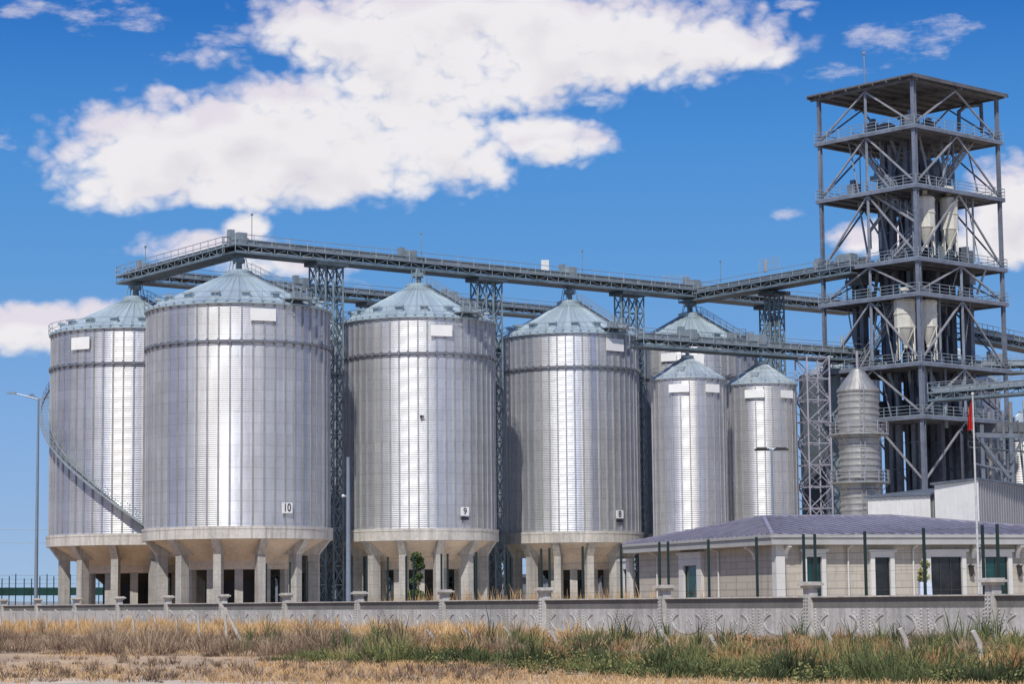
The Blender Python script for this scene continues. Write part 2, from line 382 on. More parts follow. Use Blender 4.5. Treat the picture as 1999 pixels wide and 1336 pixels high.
def silo(label, px, Y, R, boards=(), number=None, group='large corrugated silos on concrete stilts', front=True, rail=True, roof_stair=True, nring=NSEG, detail=1.0):
    X = solve_x(px, Y, 20.0); c = (X, Y)
    root = thing('grain_silo', label, 'silo', (X, Y, 0), group)
    vdir = math.atan2(-Y, -X)                                   # direction towards the viewer
    # ---- wall
    w = MB(); corrugated(w, c, R, RING_Z - 0.02, EAVE_Z, 0.20, 0.023, nring * 2)
    wall = w.build('wall', MT['wall_a'], root, True)
    # stiffeners, each its own part
    first = None
    for i in range(nring):
        a = 2 * PI * i / nring + 0.03
        da = (a - vdir + PI) % (2 * PI) - PI
        if abs(da) > R_(112): continue
        if first is None:
            s = MB()
            for dx in (-0.06, 0.06):
                s.box(c[0] + R + 0.02, c[0] + R + 0.12, c[1] + dx - 0.02, c[1] + dx + 0.02, RING_Z, EAVE_Z - 0.15)
            s.box(c[0] + R + 0.015, c[0] + R + 0.07, c[1] - 0.038, c[1] + 0.038, RING_Z + 0.01, EAVE_Z - 0.16)
            first = s.build('stiffener', MT['stiff'], wall); first.rotation_euler = (0, 0, a)
        else: dupe(first, wall, a)
    # wind ring
    wr = MB(); zr = RING_Z + 0.826 * (EAVE_Z - RING_Z)
    wr.lathe(c, [(R + 0.10, zr - 0.09), (R + 0.26, zr - 0.09), (R + 0.26, zr + 0.09), (R + 0.10, zr + 0.09)], nring * 2)
    for i in range(nring):
        a = 2 * PI * i / nring + 0.03
        d = (math.cos(a), math.sin(a)); t = (-d[1], d[0])
        wr.obox((c[0] + d[0] * (R + 0.16), c[1] + d[1] * (R + 0.16)), d, t, 0.13, 0.12, zr - 0.22, zr + 0.22)
    wr.build('wind_ring', MT['wind'], root)
    # ---- roof with raised seams
    rf = MB(); rc = 1.35
    n4 = nring * 4
    def roofz(r):
        t = (R + 0.3 - r) / (R + 0.3 - rc); return EAVE_Z + 0.05 + t * (APEX_Z - 0.6 - EAVE_Z)
    rad = [R + 0.3, R * 0.72, R * 0.45, rc]
    vs = []; fs = []
    for k, r in enumerate(rad):
        for i in range(n4):
            a = 2 * PI * i / n4 + 0.03 * 0
            h = 0.11 if i % 4 == 0 else 0.0
            vs.append((c[0] + r * math.cos(a), c[1] + r * math.sin(a), roofz(r) + h + (0.04 if 0 < k < 3 else 0)))
    for k in range(3):
        for i in range(n4):
            j = (i + 1) % n4; fs.append((k * n4 + i, k * n4 + j, (k + 1) * n4 + j, (k + 1) * n4 + i))
    rf.add(vs, fs)
    rf.lathe(c, [(R + 0.3, EAVE_Z - 0.10), (R + 0.3, EAVE_Z + 0.06)], nring * 2)
    rf.lathe(c, [(R + 0.3, EAVE_Z - 0.10), (R, EAVE_Z - 0.10)], nring * 2)
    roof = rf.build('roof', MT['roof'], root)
    # eave brackets
    # cap
    cp = MB(); zc = APEX_Z - 0.6
    cp.lathe(c, [(rc + 0.05, zc - 0.2), (rc + 0.12, zc + 0.3), (rc + 0.12, zc + 0.42), (0.9, APEX_Z), (0.01, APEX_Z)], 32)
    cp.build('roof_cap', MT['roof'], roof)
    # inlet spout up to the conveyor
    spt = MB(); spt.tube((X, Y, APEX_Z - 0.3), (X, Y, APEX_Z + 1.7), 0.35, 10); spt.box(X - 0.6, X + 0.6, Y - 0.6, Y + 0.6, APEX_Z + 0.75, APEX_Z + 1.2)
    for a in range(6):
        t = a * PI / 3 + 0.3
        spt.bar((X + 1.1 * math.cos(t), Y + 1.1 * math.sin(t), APEX_Z - 0.35), (X + 0.7 * math.cos(t), Y + 0.7 * math.sin(t), APEX_Z + 1.5), 0.07)
    spt.build('inlet_spout', MT['steel'], roof)
    # vents on the roof near the eave
    for k in range(9):
        a = vdir + R_(-84 + k * 21 + 5)
        d = (math.cos(a), math.sin(a)); t = (-d[1], d[0]); r = R * 0.87; z = roofz(r)
        vt = MB(); pc = (c[0] + d[0] * r, c[1] + d[1] * r)
        vt.obox(pc, d, t, 0.35, 0.4, z - 0.15, z + 0.5)
        q = (c[0] + d[0] * (r + 0.3), c[1] + d[1] * (r + 0.3))
        vt.obox(q, d, t, 0.30, 0.48, z + 0.35, z + 0.55)
        vt.build('roof_vent', MT['roof'], roof)
    if rail:
        er = MB(); n = nring // 2
        pts = [(c[0] + (R + 0.35) * math.cos(2 * PI * i / n), c[1] + (R + 0.35) * math.sin(2 * PI * i / n), EAVE_Z + 0.02) for i in range(n)]
        rail_run(er, pts, 1.05, 3.0, 0.05, True)
        er.build('eave_railing', MT['rail'], root)
    if roof_stair:
        st = MB(); a = vdir + R_(52); d = Vector((math.cos(a), math.sin(a), 0)); t = Vector((-d.y, d.x, 0))
        for sgn in (-0.4, 0.4):
            p = Vector((X, Y, 0)) + d * rc + t * sgn; q = Vector((X, Y, 0)) + d * (R + 0.2) + t * sgn
            p.z = roofz(rc) + 0.15; q.z = roofz(R + 0.2) + 0.15
            st.bar(p, q, 0.07, 0.16)
            for z in (0.55, 1.05): st.bar(p + Vector((0, 0, z)), q + Vector((0, 0, z)), 0.05)
            for k in range(8):
                m = p.lerp(q, k / 7); st.bar(m, m + Vector((0, 0, 1.05)), 0.05)
        for k in range(26):
            r = rc + (R - rc) * k / 25
            p = Vector((X, Y, 0)) + d * r; p.z = roofz(r) + 0.22
            st.bar(p - t * 0.38, p + t * 0.38, 0.22, 0.03)
        st.build('roof_stair', MT['rail'], roof)
        # landing platform at the eave with a small cabinet
        lp = MB(); a = vdir + R_(38); d = (math.cos(a), math.sin(a)); t = (-d[1], d[0])
        pc = (c[0] + d[0] * (R + 0.2), c[1] + d[1] * (R + 0.2))
        lp.obox(pc, d, t, 0.95, 1.3, EAVE_Z + 0.5, EAVE_Z + 0.62)
        q = Vector((pc[0], pc[1], EAVE_Z + 0.62)); dv = Vector((d[0], d[1], 0)); tv = Vector((t[0], t[1], 0))
        rail_run(lp, [q + dv * 0.9 - tv * 1.25, q + dv * 0.9 + tv * 1.25, q - dv * 0.9 + tv * 1.25], 1.05, 0.9, 0.05)
        lp.bar(q + dv * 0.9 - tv * 1.2 - Vector((0, 0, 0.1)), q - dv * 0.15 - tv * 1.2 - Vector((0, 0, 1.2)), 0.08)
        lp.bar(q + dv * 0.9 + tv * 1.2 - Vector((0, 0, 0.1)), q - dv * 0.15 + tv * 1.2 - Vector((0, 0, 1.2)), 0.08)
        lp.obox((pc[0] - d[0] * 0.2, pc[1] - d[1] * 0.2), d, t, 0.35, 0.5, EAVE_Z + 0.62, EAVE_Z + 1.3)
        lp.build('eave_platform', MT['casing'], root)
    # ---- white boards and number plates
    def az_of(bpx, Z):
        lo, hi = -PI / 2 * 0.98, PI / 2 * 0.98
        def scr(t):
            p = Vector((c[0] + R * math.cos(vdir + t), c[1] + R * math.sin(vdir + t), Z)) - EYEV
            return CX + F_PX * p.dot(rt) / p.dot(fw)
        for _ in range(40):
            m = (lo + hi) / 2
            if scr(m) < bpx: lo = m
            else: hi = m
        return vdir + (lo + hi) / 2
    def plate(name, x0, x1, y0, y1, mat, par):
        zz = solve_z((y0 + y1) / 2, X, Y - R)
        a0 = az_of(x0, zz); a1 = az_of(x1, zz); a = (a0 + a1) / 2
        hw = max(0.4, abs(R * math.sin((a1 - a0) / 2)))
        dep = Y + R * math.sin(a)
        z0 = solve_z(y1, X + R * math.cos(a), dep); z1 = solve_z(y0, X + R * math.cos(a), dep)
        d = (math.cos(a), math.sin(a)); t = (-d[1], d[0]); pc = (c[0] + d[0] * (R + 0.22), c[1] + d[1] * (R + 0.22))
        b = MB(); b.obox(pc, d, t, 0.03, hw, z0, z1)
        for s in (-0.6, 0.6):
            b.obox((c[0] + d[0] * (R + 0.11) + t[0] * hw * s, c[1] + d[1] * (R + 0.11) + t[1] * hw * s), d, t, 0.08, 0.04, z0 + 0.1, z1 - 0.1)
        return b.build(name, mat, par), a, pc, (z0 + z1) / 2, hw, z1 - z0
    for bd in boards:
        plate('sign_board', *bd, MT['board'], root)
    if number:
        pl, a, pc, zc, hw, hh = plate('number_plate', *number[1], MT['board'], root)
        d = Vector((math.cos(a), math.sin(a), 0)); t = Vector((-d.y, d.x, 0))
        Mx = Matrix(((t.x, 0, d.x, pc[0] + d.x * 0.045 - X), (t.y, 0, d.y, pc[1] + d.y * 0.045 - Y), (0, 1, 0, zc), (0, 0, 0, 1)))
        if number[0] == '10': Mx = Mx @ Matrix.Diagonal((0.8, 1, 1, 1))
        text_mesh('number_lettering', number[0], hh * 1.05, pl, MT['ink'], Mx)
        if number[0] != '10':
            q = MB(); q.obox((pc[0], pc[1]), (d.x, d.y), (t.x, t.y), 0.03, hw * 0.9, zc - hh * 0.5 - 0.42, zc - hh * 0.5 - 0.12)
            q.build('small_plate', MT['ink'], root)
    # ---- concrete base
    ring = MB(); Ro = R + 0.38
    ring.lathe(c, [(R - 0.2, RING_Z), (Ro, RING_Z), (Ro, RING_Z - 0.28), (Ro - 0.04, RING_Z - 0.3), (Ro - 0.04, RING_Z - 1.25), (R - 0.3, RING_Z - 1.3)], 96)
    ring.build('ring_beam', MT['conc_l'], root, True, sharp=30)
    sf = MB()
    sf.lathe(c, [(R - 0.25, RING_Z - 1.22), (R * 0.60, RING_Z - 3.35), (R * 0.60, RING_Z - 4.25), (R * 0.54, RING_Z - 4.25), (R * 0.54, RING_Z - 3.5), (0.6, RING_Z - 6.6)], 72)
    sf.build('hopper_soffit', MT['conc_s'], root, True, sharp=30)
    ch = MB(); ch.lathe(c, [(R * 0.36, 0), (R * 0.36, RING_Z - 3.9)], 24); ch.lathe(c, [(R * 0.36, RING_Z - 5.4), (R * 0.53, RING_Z - 4.0)], 24)  # added black core, stands in for the deep shade between the inner columns
    ch.build('shade_backdrop', MT['black'], root)
    NC = 12
    for i in range(NC):
        a = vdir + 2 * PI * (i + 0.5) / NC + 0.02
        d = (math.cos(a), math.sin(a)); t = (-d[1], d[0])
        def P(r, s, z): return (c[0] + d[0] * r + t[0] * s, c[1] + d[1] * r + t[1] * s, z)
        cm = MB(); rc_ = R * 0.845; hw = 0.40
        cm.obox((c[0] + d[0] * rc_, c[1] + d[1] * rc_), d, t, 0.55, hw, 0, RING_Z - 2.75)
        col = cm.build('column', MT['conc'], root)
        bm_ = MB(); zt = RING_Z - 1.3; zb = RING_Z - 2.75; ri = rc_ - 0.55; ro = rc_ + 0.55
        pr = [(ri, zb - 0.01), (ro, zb - 0.01), (Ro - 0.15, zt), (Ro - 0.15, zt + 0.1), (R * 0.66, zt + 0.1), (R * 0.66, zb)]
        n = len(pr); vs = [P(r, -hw, z) for r, z in pr] + [P(r, hw, z) for r, z in pr]
        bm_.add(vs, [tuple(range(n)), tuple(range(n, 2 * n))[::-1]] + [(k, k + n, (k + 1) % n + n, (k + 1) % n) for k in range(n)])
        bm_.build('bracket', MT['conc_l'], col)
        icm = MB(); a2 = a + PI / NC; d2 = (math.cos(a2), math.sin(a2)); t2 = (-d2[1], d2[0])
        icm.obox((c[0] + d2[0] * R * 0.57, c[1] + d2[1] * R * 0.57), d2, t2, 0.28, 0.42, 0, RING_Z - 4.2)
        icm.build('inner_column', MT['conc'], root)
    return root, c, vdir, roofz

row0 = Vector((solve_x(465, 240, 20), 240, 0)); 
S10 = silo('widest corrugated silo in front, number plate 10 above its concrete ring', 465, 240, 9.5, [(487, 537, 603, 627)], ('10', (548, 568, 982, 1003)))
S9 = silo('middle corrugated silo with number plate 9 low on its wall', 818, 252, 8.3, [(839, 881, 635, 657)], ('9', (897, 913, 991, 1008)))
S8 = silo('corrugated silo with number plate 8, beside the slim pair of silos', 1115, 267.5, 7.9, [(1180, 1214, 662, 686)], ('8', (1200, 1214, 997, 1013)))
S11 = silo('far left corrugated silo with a spiral stair climbing round its wall', 262, 260, 9.3, [(143, 178, 659, 683)])
rowD = Vector((S8[1][0] - S10[1][0], S8[1][1] - S10[1][1], 0))
S7 = silo('large silo behind the slim pair, its cone roof showing above the low conveyor', 1352, 280, 8.0, [(1292, 1322, 690, 706), (1342, 1374, 692, 712)])
back_off = Vector((S11[1][0] - S10[1][0], S11[1][1] - S10[1][1], 0))
for par, nm in ((S9, 'shaded silo in the back row, glimpsed in the gap right of silo 10'), (S8, 'shaded silo in the back row, glimpsed in the gap right of silo 9')):
    q = Vector((par[1][0], par[1][1], 0)) + back_off
    v = Vector((q.x, q.y, 20)) - EYEV
    silo(nm, CX + F_PX * v.dot(rt) / v.dot(fw), q.y, 8.3, group='large corrugated silos on concrete stilts')

# box on silo 9, mid-wall
def junction(S, R, px, py):
    c = S[1]; b = MB(); p = at(px, py, c[1] - R)
    b.box(p.x - 0.10, p.x + 0.10, p.y - 0.3, p.y + 0.05, p.z - 0.2, p.z + 0.12); b.box(p.x + 0.08, p.x + 0.32, p.y - 0.25, p.y - 0.1, p.z - 0.1, p.z)
    b.build('junction_box', MT['black'], S[0])
junction(S9, 8.3, 822, 813)

# spiral stair on silo 11
def spiral_stair(S, R):
    root, c, vdir, _ = S
    st = MB(); rl = MB(); n = 120
    a0 = vdir + R_(10); a1 = vdir - R_(158)
    z0, z1 = RING_Z + 0.3, EAVE_Z + 0.2
    pi_, po_ = [], []
    for i in range(n + 1):
        a = a0 + (a1 - a0) * i / n; z = z0 + (z1 - z0) * i / n
        pi_.append(Vector((c[0] + (R + 0.22) * math.cos(a), c[1] + (R + 0.22) * math.sin(a), z)))
        po_.append(Vector((c[0] + (R + 1.15) * math.cos(a), c[1] + (R + 1.15) * math.sin(a), z)))
    for i in range(n):
        st.bar(po_[i], po_[i + 1], 0.06, 0.24); st.bar(pi_[i], pi_[i + 1], 0.06, 0.24)
        m = (pi_[i] + pi_[i + 1]) / 2; o = (po_[i] + po_[i + 1]) / 2
        st.bar(m, o, 0.28, 0.04)
        for z in (0.55, 1.1):
            rl.bar(po_[i] + Vector((0, 0, z)), po_[i + 1] + Vector((0, 0, z)), 0.05)
        if i % 3 == 0: rl.bar(po_[i], po_[i] + Vector((0, 0, 1.1)), 0.05)
    s = st.build('spiral_stair', MT['casing'], root); rl.build('handrail', MT['rail'], s)
spiral_stair(S11, 9.3)

def small_silo(label, px, Y, R, eave, apex, boards, base=3.0, ladder=True, group='slim corrugated silos by the lattice mast', n=26):
    X = solve_x(px, Y, 18.0); c = (X, Y)
    root = thing('grain_silo', label, 'silo', (X, Y, 0), group); vdir = math.atan2(-Y, -X)
    w = MB(); corrugated(w, c, R, base, eave, 0.20, 0.023, n * 4); wall = w.build('wall', MT['wall_s'], root, True)
    first = None
    for i in range(n):
        a = 2 * PI * i / n + 0.08
        if abs((a - vdir + PI) % (2 * PI) - PI) > R_(112): continue
        if first is None:
            s = MB()
            s.box(c[0] + R + 0.02, c[0] + R + 0.11, c[1] - 0.07, c[1] + 0.07, base, eave - 0.15)
            first = s.build('stiffener', MT['stiff'], wall); first.rotation_euler = (0, 0, a)
        else: dupe(first, wall, a)
    rf = MB(); n4 = n * 4; rad = [R + 0.22, R * 0.55, 0.6]; vs = []; fs = []
    for k, r in enumerate(rad):
        z = eave + (R + 0.22 - r) / (R - 0.38) * (apex - eave)
        for i in range(n4):
            a = 2 * PI * i / n4; vs.append((c[0] + r * math.cos(a), c[1] + r * math.sin(a), z + (0.08 if i % 4 == 0 else 0)))
    for k in range(2):
        for i in range(n4):
            j = (i + 1) % n4; fs.append((k * n4 + i, k * n4 + j, (k + 1) * n4 + j, (k + 1) * n4 + i))
    rf.add(vs, fs); rf.lathe(c, [(R + 0.22, eave + 0.04), (R + 0.22, eave - 0.12), (R, eave - 0.12)], n4)
    roof = rf.build('roof', MT['roof_s'], root)
    cp = MB(); cp.lathe(c, [(0.65, apex - 0.15), (0.7, apex + 0.25), (0.01, apex + 0.45)], 20); cp.tube((X, Y, apex), (X, Y, apex + 1.6), 0.2)
    cp.build('roof_cap', MT['roof_s'], roof)
    er = MB(); pts = [(c[0] + (R + 0.25) * math.cos(2 * PI * i / 16), c[1] + (R + 0.25) * math.sin(2 * PI * i / 16), eave) for i in range(16)]
    rail_run(er, pts, 1.05, 2.0, 0.04, True); er.build('eave_railing', MT['rail'], root)
    vt = MB(); a = vdir - 0.25; r = R * 0.72; z = eave + (R + 0.22 - r) / (R - 0.38) * (apex - eave)
    vt.obox((c[0] + r * math.cos(a), c[1] + r * math.sin(a)), (math.cos(a), math.sin(a)), (-math.sin(a), math.cos(a)), 0.3, 0.4, z - 0.1, z + 0.35)
    vt.build('roof_hatch', MT['casing'], roof)
    for (x0, x1, y0, y1) in boards:
        zz0 = solve_z(y1, X, Y - R); zz1 = solve_z(y0, X, Y - R)
        def X_of(p): return (at(p, (y0 + y1) / 2, Y - R * 0.8).x - X) / R
        aa = [math.asin(max(-0.97, min(0.97, X_of(p)))) for p in (x0, x1)]
        am = -PI / 2 + (aa[0] + aa[1]) / 2 ; hw = R * math.sin(abs(aa[1] - aa[0]) / 2)
        d = (math.cos(am), math.sin(am)); t = (-d[1], d[0])
        b = MB(); b.obox((c[0] + d[0] * (R + 0.22), c[1] + d[1] * (R + 0.22)), d, t, 0.03, hw, zz0, zz1)
        b.obox((c[0] + d[0] * (R + 0.1), c[1] + d[1] * (R + 0.1)), d, t, 0.09, 0.1, zz0 + 0.1, zz1 - 0.1)
        b.build('sign_board', MT['board'], root)
    bs = MB(); bs.lathe(c, [(R + 0.3, 0), (R + 0.3, base - 0.01), (R - 0.3, base)], 48); bs.build('concrete_base', MT['conc'], root, True, sharp=30)
    return root, c
def zfront(py, px, Y, R): return solve_z(py, solve_x(px, Y, 18), Y - R)
SA = small_silo('slim corrugated silo with two white boards, next to the number 8 silo', 1345, 246, 3.85, zfront(736, 1345, 246, 3.85), solve_z(700, solve_x(1345, 246, 26), 246), [(1307, 1346, 750, 766), (1373, 1401, 750, 766)])
SB = small_silo('slim corrugated silo behind the twin-headed street lamp, beside the lattice mast', 1489, 252, 3.72, zfront(747, 1489, 252, 3.72), solve_z(712, solve_x(1489, 252, 26), 252), [(1455, 1492, 761, 777), (1519, 1545, 762, 777)])
small_silo('small silo behind the ribbed bin, its pale roof showing past the tower corner', 1650, 285, 4.4, 29.5, 33.0, [], group='silos behind the tower')
small_silo('silo partly hidden behind the tower base, striped between the trunks', 1868, 292, 5.6, 29.0, 33.6, [], group='silos behind the tower')
small_silo('silo at the right edge of the picture behind the tall steel tower', 2003, 282, 5.0, 21.0, 24.4, [], group='silos behind the tower')

# ------------------------------------------------------------------ conveyors
def conveyor(name, label, P0, P1, z, width=2.4, heads=(), step=2.2, truss=True, rods=(), group=None, endrail=True):
    """bridge: two plate girders and lower truss, deck, conveyor casings and railings; z = underside"""
    P0 = Vector(P0); P1 = Vector(P1); P0.z = P1.z = 0
    d = (P1 - P0).normalized(); s = Vector((-d.y, d.x, 0)); L = (P1 - P0).length
    root = thing(name, label, 'conveyor', (P0.x, P0.y, z), group)
    U = Vector((0, 0, 1)); h = width / 2
    def pt(t, side, zz): return P0 + d * t + s * side + U * (z + zz)
    for sg in (-1, 1):
        g = MB(); g.bar(pt(0, sg * h, 0.13), pt(L, sg * h, 0.13), 0.16, 0.26); g.bar(pt(0, sg * h, 0.85), pt(L, sg * h, 0.85), 0.12, 0.14)
        k = int(L / 1.6)
        for i in range(k + 1):
            t = L * i / k; g.bar(pt(t, sg * h, 0.2), pt(t, sg * h, 0.85), 0.08)
            if i < k and truss:
                t2 = L * (i + 1) / k
                g.bar(pt(t, sg * h, 0.22 if i % 2 else 0.82), pt(t2, sg * h, 0.82 if i % 2 else 0.22), 0.06)
        g.build('side_girder', MT['steel'], root)
        r = MB(); p = [pt(0, sg * (h + 0.08), 0.85), pt(L, sg * (h + 0.08), 0.85)]
        rail_run(r, p, 1.15, step, 0.06, False, (0.6, 1.15), 0.14)
        if sg < 0 and endrail:
            rail_run(r, [pt(0, -h, 0.85), pt(0, h, 0.85)], 1.15, 1.2, 0.06); rail_run(r, [pt(L, -h, 0.85), pt(L, h, 0.85)], 1.15, 1.2, 0.06)
        r.build('railing', MT['rail'], root)
    dk = MB(); dk.bar(pt(0, 0, 0.80), pt(L, 0, 0.80), width - 0.14, 0.06)
    k = int(L / 3)
    for i in range(k + 1): dk.bar(pt(L * i / k, -h, 0.1), pt(L * i / k, h, 0.1), 0.14, 0.2)
    dk.bar(pt(0, 0, 0.03), pt(L, 0, 0.03), width - 0.3, 0.04)
    dk.build('deck', MT['steel_d'], root)
    cs = MB(); cs.bar(pt(0.4, -0.35, 1.22), pt(L - 0.4, -0.35, 1.22), 0.75, 0.55); cs.bar(pt(0.4, -0.35, 1.53), pt(L - 0.4, -0.35, 1.53), 0.9, 0.06)
    k = int(L / 2.4)
    for i in range(k + 1): cs.bar(pt(0.4 + (L - 0.8) * i / k, -0.35, 0.85), pt(0.4 + (L - 0.8) * i / k, -0.35, 1.62), 0.95 , 0.12, side=d)
    cs.build('casing', MT['casing'], root)
    for t in heads:
        m = MB(); q = pt(t, -0.2, 1.3)
        m.obox((q.x, q.y), (d.x, d.y), (s.x, s.y), 0.55, 0.6, z + 0.9, z + 2.3); m.tube(pt(t + 0.9, -0.2, 1.6), pt(t + 0.9, 0.6, 1.6), 0.3, 10)
        q2 = pt(t - 0.8, 0.3, 1.3); m.obox((q2.x, q2.y), (d.x, d.y), (s.x, s.y), 0.3, 0.3, z + 0.9, z + 2.65)
        m.build('drive_unit', MT['casing'], root)
    for t in rods:
        m = MB(); m.bar(pt(t, -h, 0.9), pt(t, -h, 4.2), 0.07); m.box(*(lambda q: (q.x - 0.12, q.x + 0.12, q.y - 0.1, q.y + 0.1, q.z - 0.1, q.z + 0.12))(pt(t, -h, 4.2)))
        m.build('mast_light', MT['steel'], root)
    return root, pt, L, d, s
ZC = 38.65
c10 = Vector((S10[1][0], S10[1][1], 0)); dr = rowD.normalized()
Lmain = on_line(1662, c10, dr, ZC)
t9 = (Vector((S9[1][0], S9[1][1], 0)) - c10).dot(dr); t8 = rowD.length; t7 = (Vector((S7[1][0], S7[1][1], 0)) - c10).dot(dr)
main = conveyor('conveyor_bridge', 'long high conveyor bridge running over the roofs of the numbered front silos', c10 - dr * 1.2, c10 + dr * Lmain, ZC, 2.6,
                heads=(1.2, t9 + 1.2, t8 + 1.2, t7 + 1.2), rods=(2.0, t9 + 2.0, t8 + 2.2))
wb = MB(); q = main[1](on_line(1064, c10, dr, ZC + 2) + 1.2, 0, 2.2); wb.box(q.x - 0.45, q.x + 0.45, q.y - 0.4, q.y + 0.4, q.z - 1.2, q.z + 0.65)
wb.build('white_cabinet', MT['white'], main[0])
c11 = Vector((S11[1][0], S11[1][1], 0)); dcr = (c11 - c10).normalized(); Lc = (c11 - c10).length
e0 = c10 + dcr * 1.0; e1 = c10 + dcr * (Lc + 2.5)
cross = conveyor('conveyor_bridge', 'short conveyor bridge from the spiral stair silo to the number 10 silo', e0, e1, ZC, 2.4, heads=(), step=1.7, rods=(Lc - 1.0,))
b0 = c11 + dr * 0.5
conveyor('conveyor_bridge', 'rear conveyor bridge glimpsed behind the roofs of silos 10 and 9', b0, b0 + dr * 66, ZC - 0.1, 2.4, heads=(1.0, 22.0, 44.0), rods=(24.0,))

# conveyor supports
def trestle(label, P, d, ztop, group='steel trestles between the silos', gap=1.12, w=1.25, mat='steel'):
    root = thing('support_trestle', label, 'trestle', (P.x, P.y, 0), group); s = Vector((-d.y, d.x, 0)); U = Vector((0, 0, 1))
    for sg in (-1, 1):
        m = MB(); c = P + d * (sg * gap)
        cr = [c + d * (a * w / 2) + s * (b * w / 2) for a, b in ((-1, -1), (1, -1), (1, 1), (-1, 1))]
        for q in cr: m.bar(q, q + U * ztop, 0.19)
        k = int(ztop / 2.0)
        for i in range(k):
            z0 = ztop * i / k; z1 = ztop * (i + 1) / k
            for j in range(4):
                p, q = cr[j], cr[(j + 1) % 4]
                m.bar(p + U * z1, q + U * z1, 0.10); m.bar(p + U * z0, q + U * z1, 0.08); m.bar(q + U * z0, p + U * z1, 0.08)
        m.build('lattice_leg', MT[mat], root)
    m = MB(); m.bar(P - d * (gap + w * 0.7) + U * (ztop + 0.2), P + d * (gap + w * 0.7) + U * (ztop + 0.2), 2.7, 0.4); m.build('head_beam', MT['steel_d'], root)
    return root
for tpx, nm in ((637, 'steel trestle carrying the main bridge between silos 10 and 9'), (950, 'steel trestle carrying the main bridge between silos 9 and 8'),
                (1229, 'steel trestle carrying the main bridge just right of silo 8')):
    t = on_line(tpx, c10, dr, 34); trestle(nm, c10 + dr * t, dr, ZC - 0.4)
for f, nm in ((11.5, 'steel trestle of the rear bridge, between the spiral stair silo and silo 10 roof'), (33, 'rear bridge trestle standing deep in the gap right of silo 10')):
    trestle(nm, c11 + dr * f, dr, ZC - 0.5, 'steel trestles of the rear bridge')
cm_ = (c10 + c11) / 2
t = on_line(1480, c10, dr, 36); trestle('slim steel trestle under the main bridge right of the low cone roof', c10 + dr * (t + 2), dr, ZC - 0.4, 'steel trestles between the silos', 0.9, 0.8)

# lower conveyor over the slim silos, to the tower
cA = Vector((SA[1][0], SA[1][1], 0)); cB = Vector((SB[1][0], SB[1][1], 0)); dl = (cB - cA).normalized()
ZL = solve_z(700, cA.x, cA.y) - 0.0
ZL = solve_z(686, cA.x, cA.y) 
tl0 = on_line(1243, cA, dl, ZL); tl1 = on_line(1712, cA, dl, ZL)
conveyor('conveyor_bridge', 'low conveyor bridge above the two slim silos, ending at the tower', cA + dl * tl0, cA + dl * tl1, ZL, 2.4, heads=(on_line(1345, cA, dl, ZL) - tl0, on_line(1480, cA, dl, ZL) - tl0), step=1.6)
# upper bridge from above silo 7 to the tower
pS = c10 + dr * (t7 + 2.2)

# ------------------------------------------------------------------ tower
TF = at(1792, 500, 250); TL = at(1606, 500, 260); TR = at(1955, 500, 260)
TF.z = TL.z = TR.z = 0
TB = TL + TR - TF
du = (TL - TF); dv = (TR - TF)
def T(u, v, z): return TF + du * u + dv * v + Vector((0, 0, z))
def tz(py): return solve_z(py, TF.x, TF.y)
ZR = tz(152); LV = [tz(244), tz(360), tz(503), tz(572), tz(708), tz(812)]
tower = thing('steel_tower', 'tall open steel tower with flat roof and diagonal braces, full of elevator trunks', 'tower', tuple(TF))
colm = []
for (u, v) in ((0, 0), (1, 0), (0, 1), (1, 1)):
    m = MB(); p = T(u, v, 0)
    du_ = du.normalized(); dv_ = dv.normalized(); hw = 0.22 if (u, v) == (0, 0) else 0.18
    # H-section
    m.obox(p + dv_ * (hw * 0.85), (du_.x, du_.y), (dv_.x, dv_.y), hw, 0.05, 0, ZR)
    m.obox(p - dv_ * (hw * 0.85), (du_.x, du_.y), (dv_.x, dv_.y), hw, 0.05, 0, ZR)
    m.obox(p, (du_.x, du_.y), (dv_.x, dv_.y), hw * 0.55, hw * 0.8, 0, ZR - 0.02)
    for z in LV: m.obox(p, (du_.x, du_.y), (dv_.x, dv_.y), hw + 0.06, hw + 0.06, z - 0.45, z - 0.1)
    m.build('corner_column', MT['tower'], tower)
for (u, v, z0) in ((0.5, 0, LV[4]), (0, 0.5, LV[5]), (1, 0.5, 0), (0.5, 1, 0)):
    m = MB(); p = T(u, v, 0); top = ZR if u == 0.5 and v == 0 else LV[2]
    m.obox(p, (1, 0), (0, 1), 0.14, 0.14, z0, top); m.build('intermediate_column', MT['tower'], tower)
m = MB(); p = T(0.5, 0, ZR + 0.3); m.bar(p, p + Vector((0, 0, 3.8)), 0.13); m.box(p.x - 0.16, p.x + 0.16, p.y - 0.16, p.y + 0.16, p.z + 3.6, p.z + 3.95); m.build('roof_mast', MT['tower'], tower)
# braces: chevrons from mid-points down to the corners
zz = [ZR - 0.4] + LV + [tz(945)]
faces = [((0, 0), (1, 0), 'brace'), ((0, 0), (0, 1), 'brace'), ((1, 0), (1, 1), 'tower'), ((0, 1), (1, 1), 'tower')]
for fi, (a, b, mt) in enumerate(faces):
    for k in range(7):
        zt = zz[k] - (0.3 if k else 0); zb = zz[k + 1] + 0.25
        if k == 4 and fi > 1: pass
        pm = T((a[0] + b[0]) / 2, (a[1] + b[1]) / 2, zt)
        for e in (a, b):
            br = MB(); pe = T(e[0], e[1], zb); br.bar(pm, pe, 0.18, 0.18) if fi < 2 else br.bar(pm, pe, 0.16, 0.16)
            br.build('brace', MT[mt], tower)
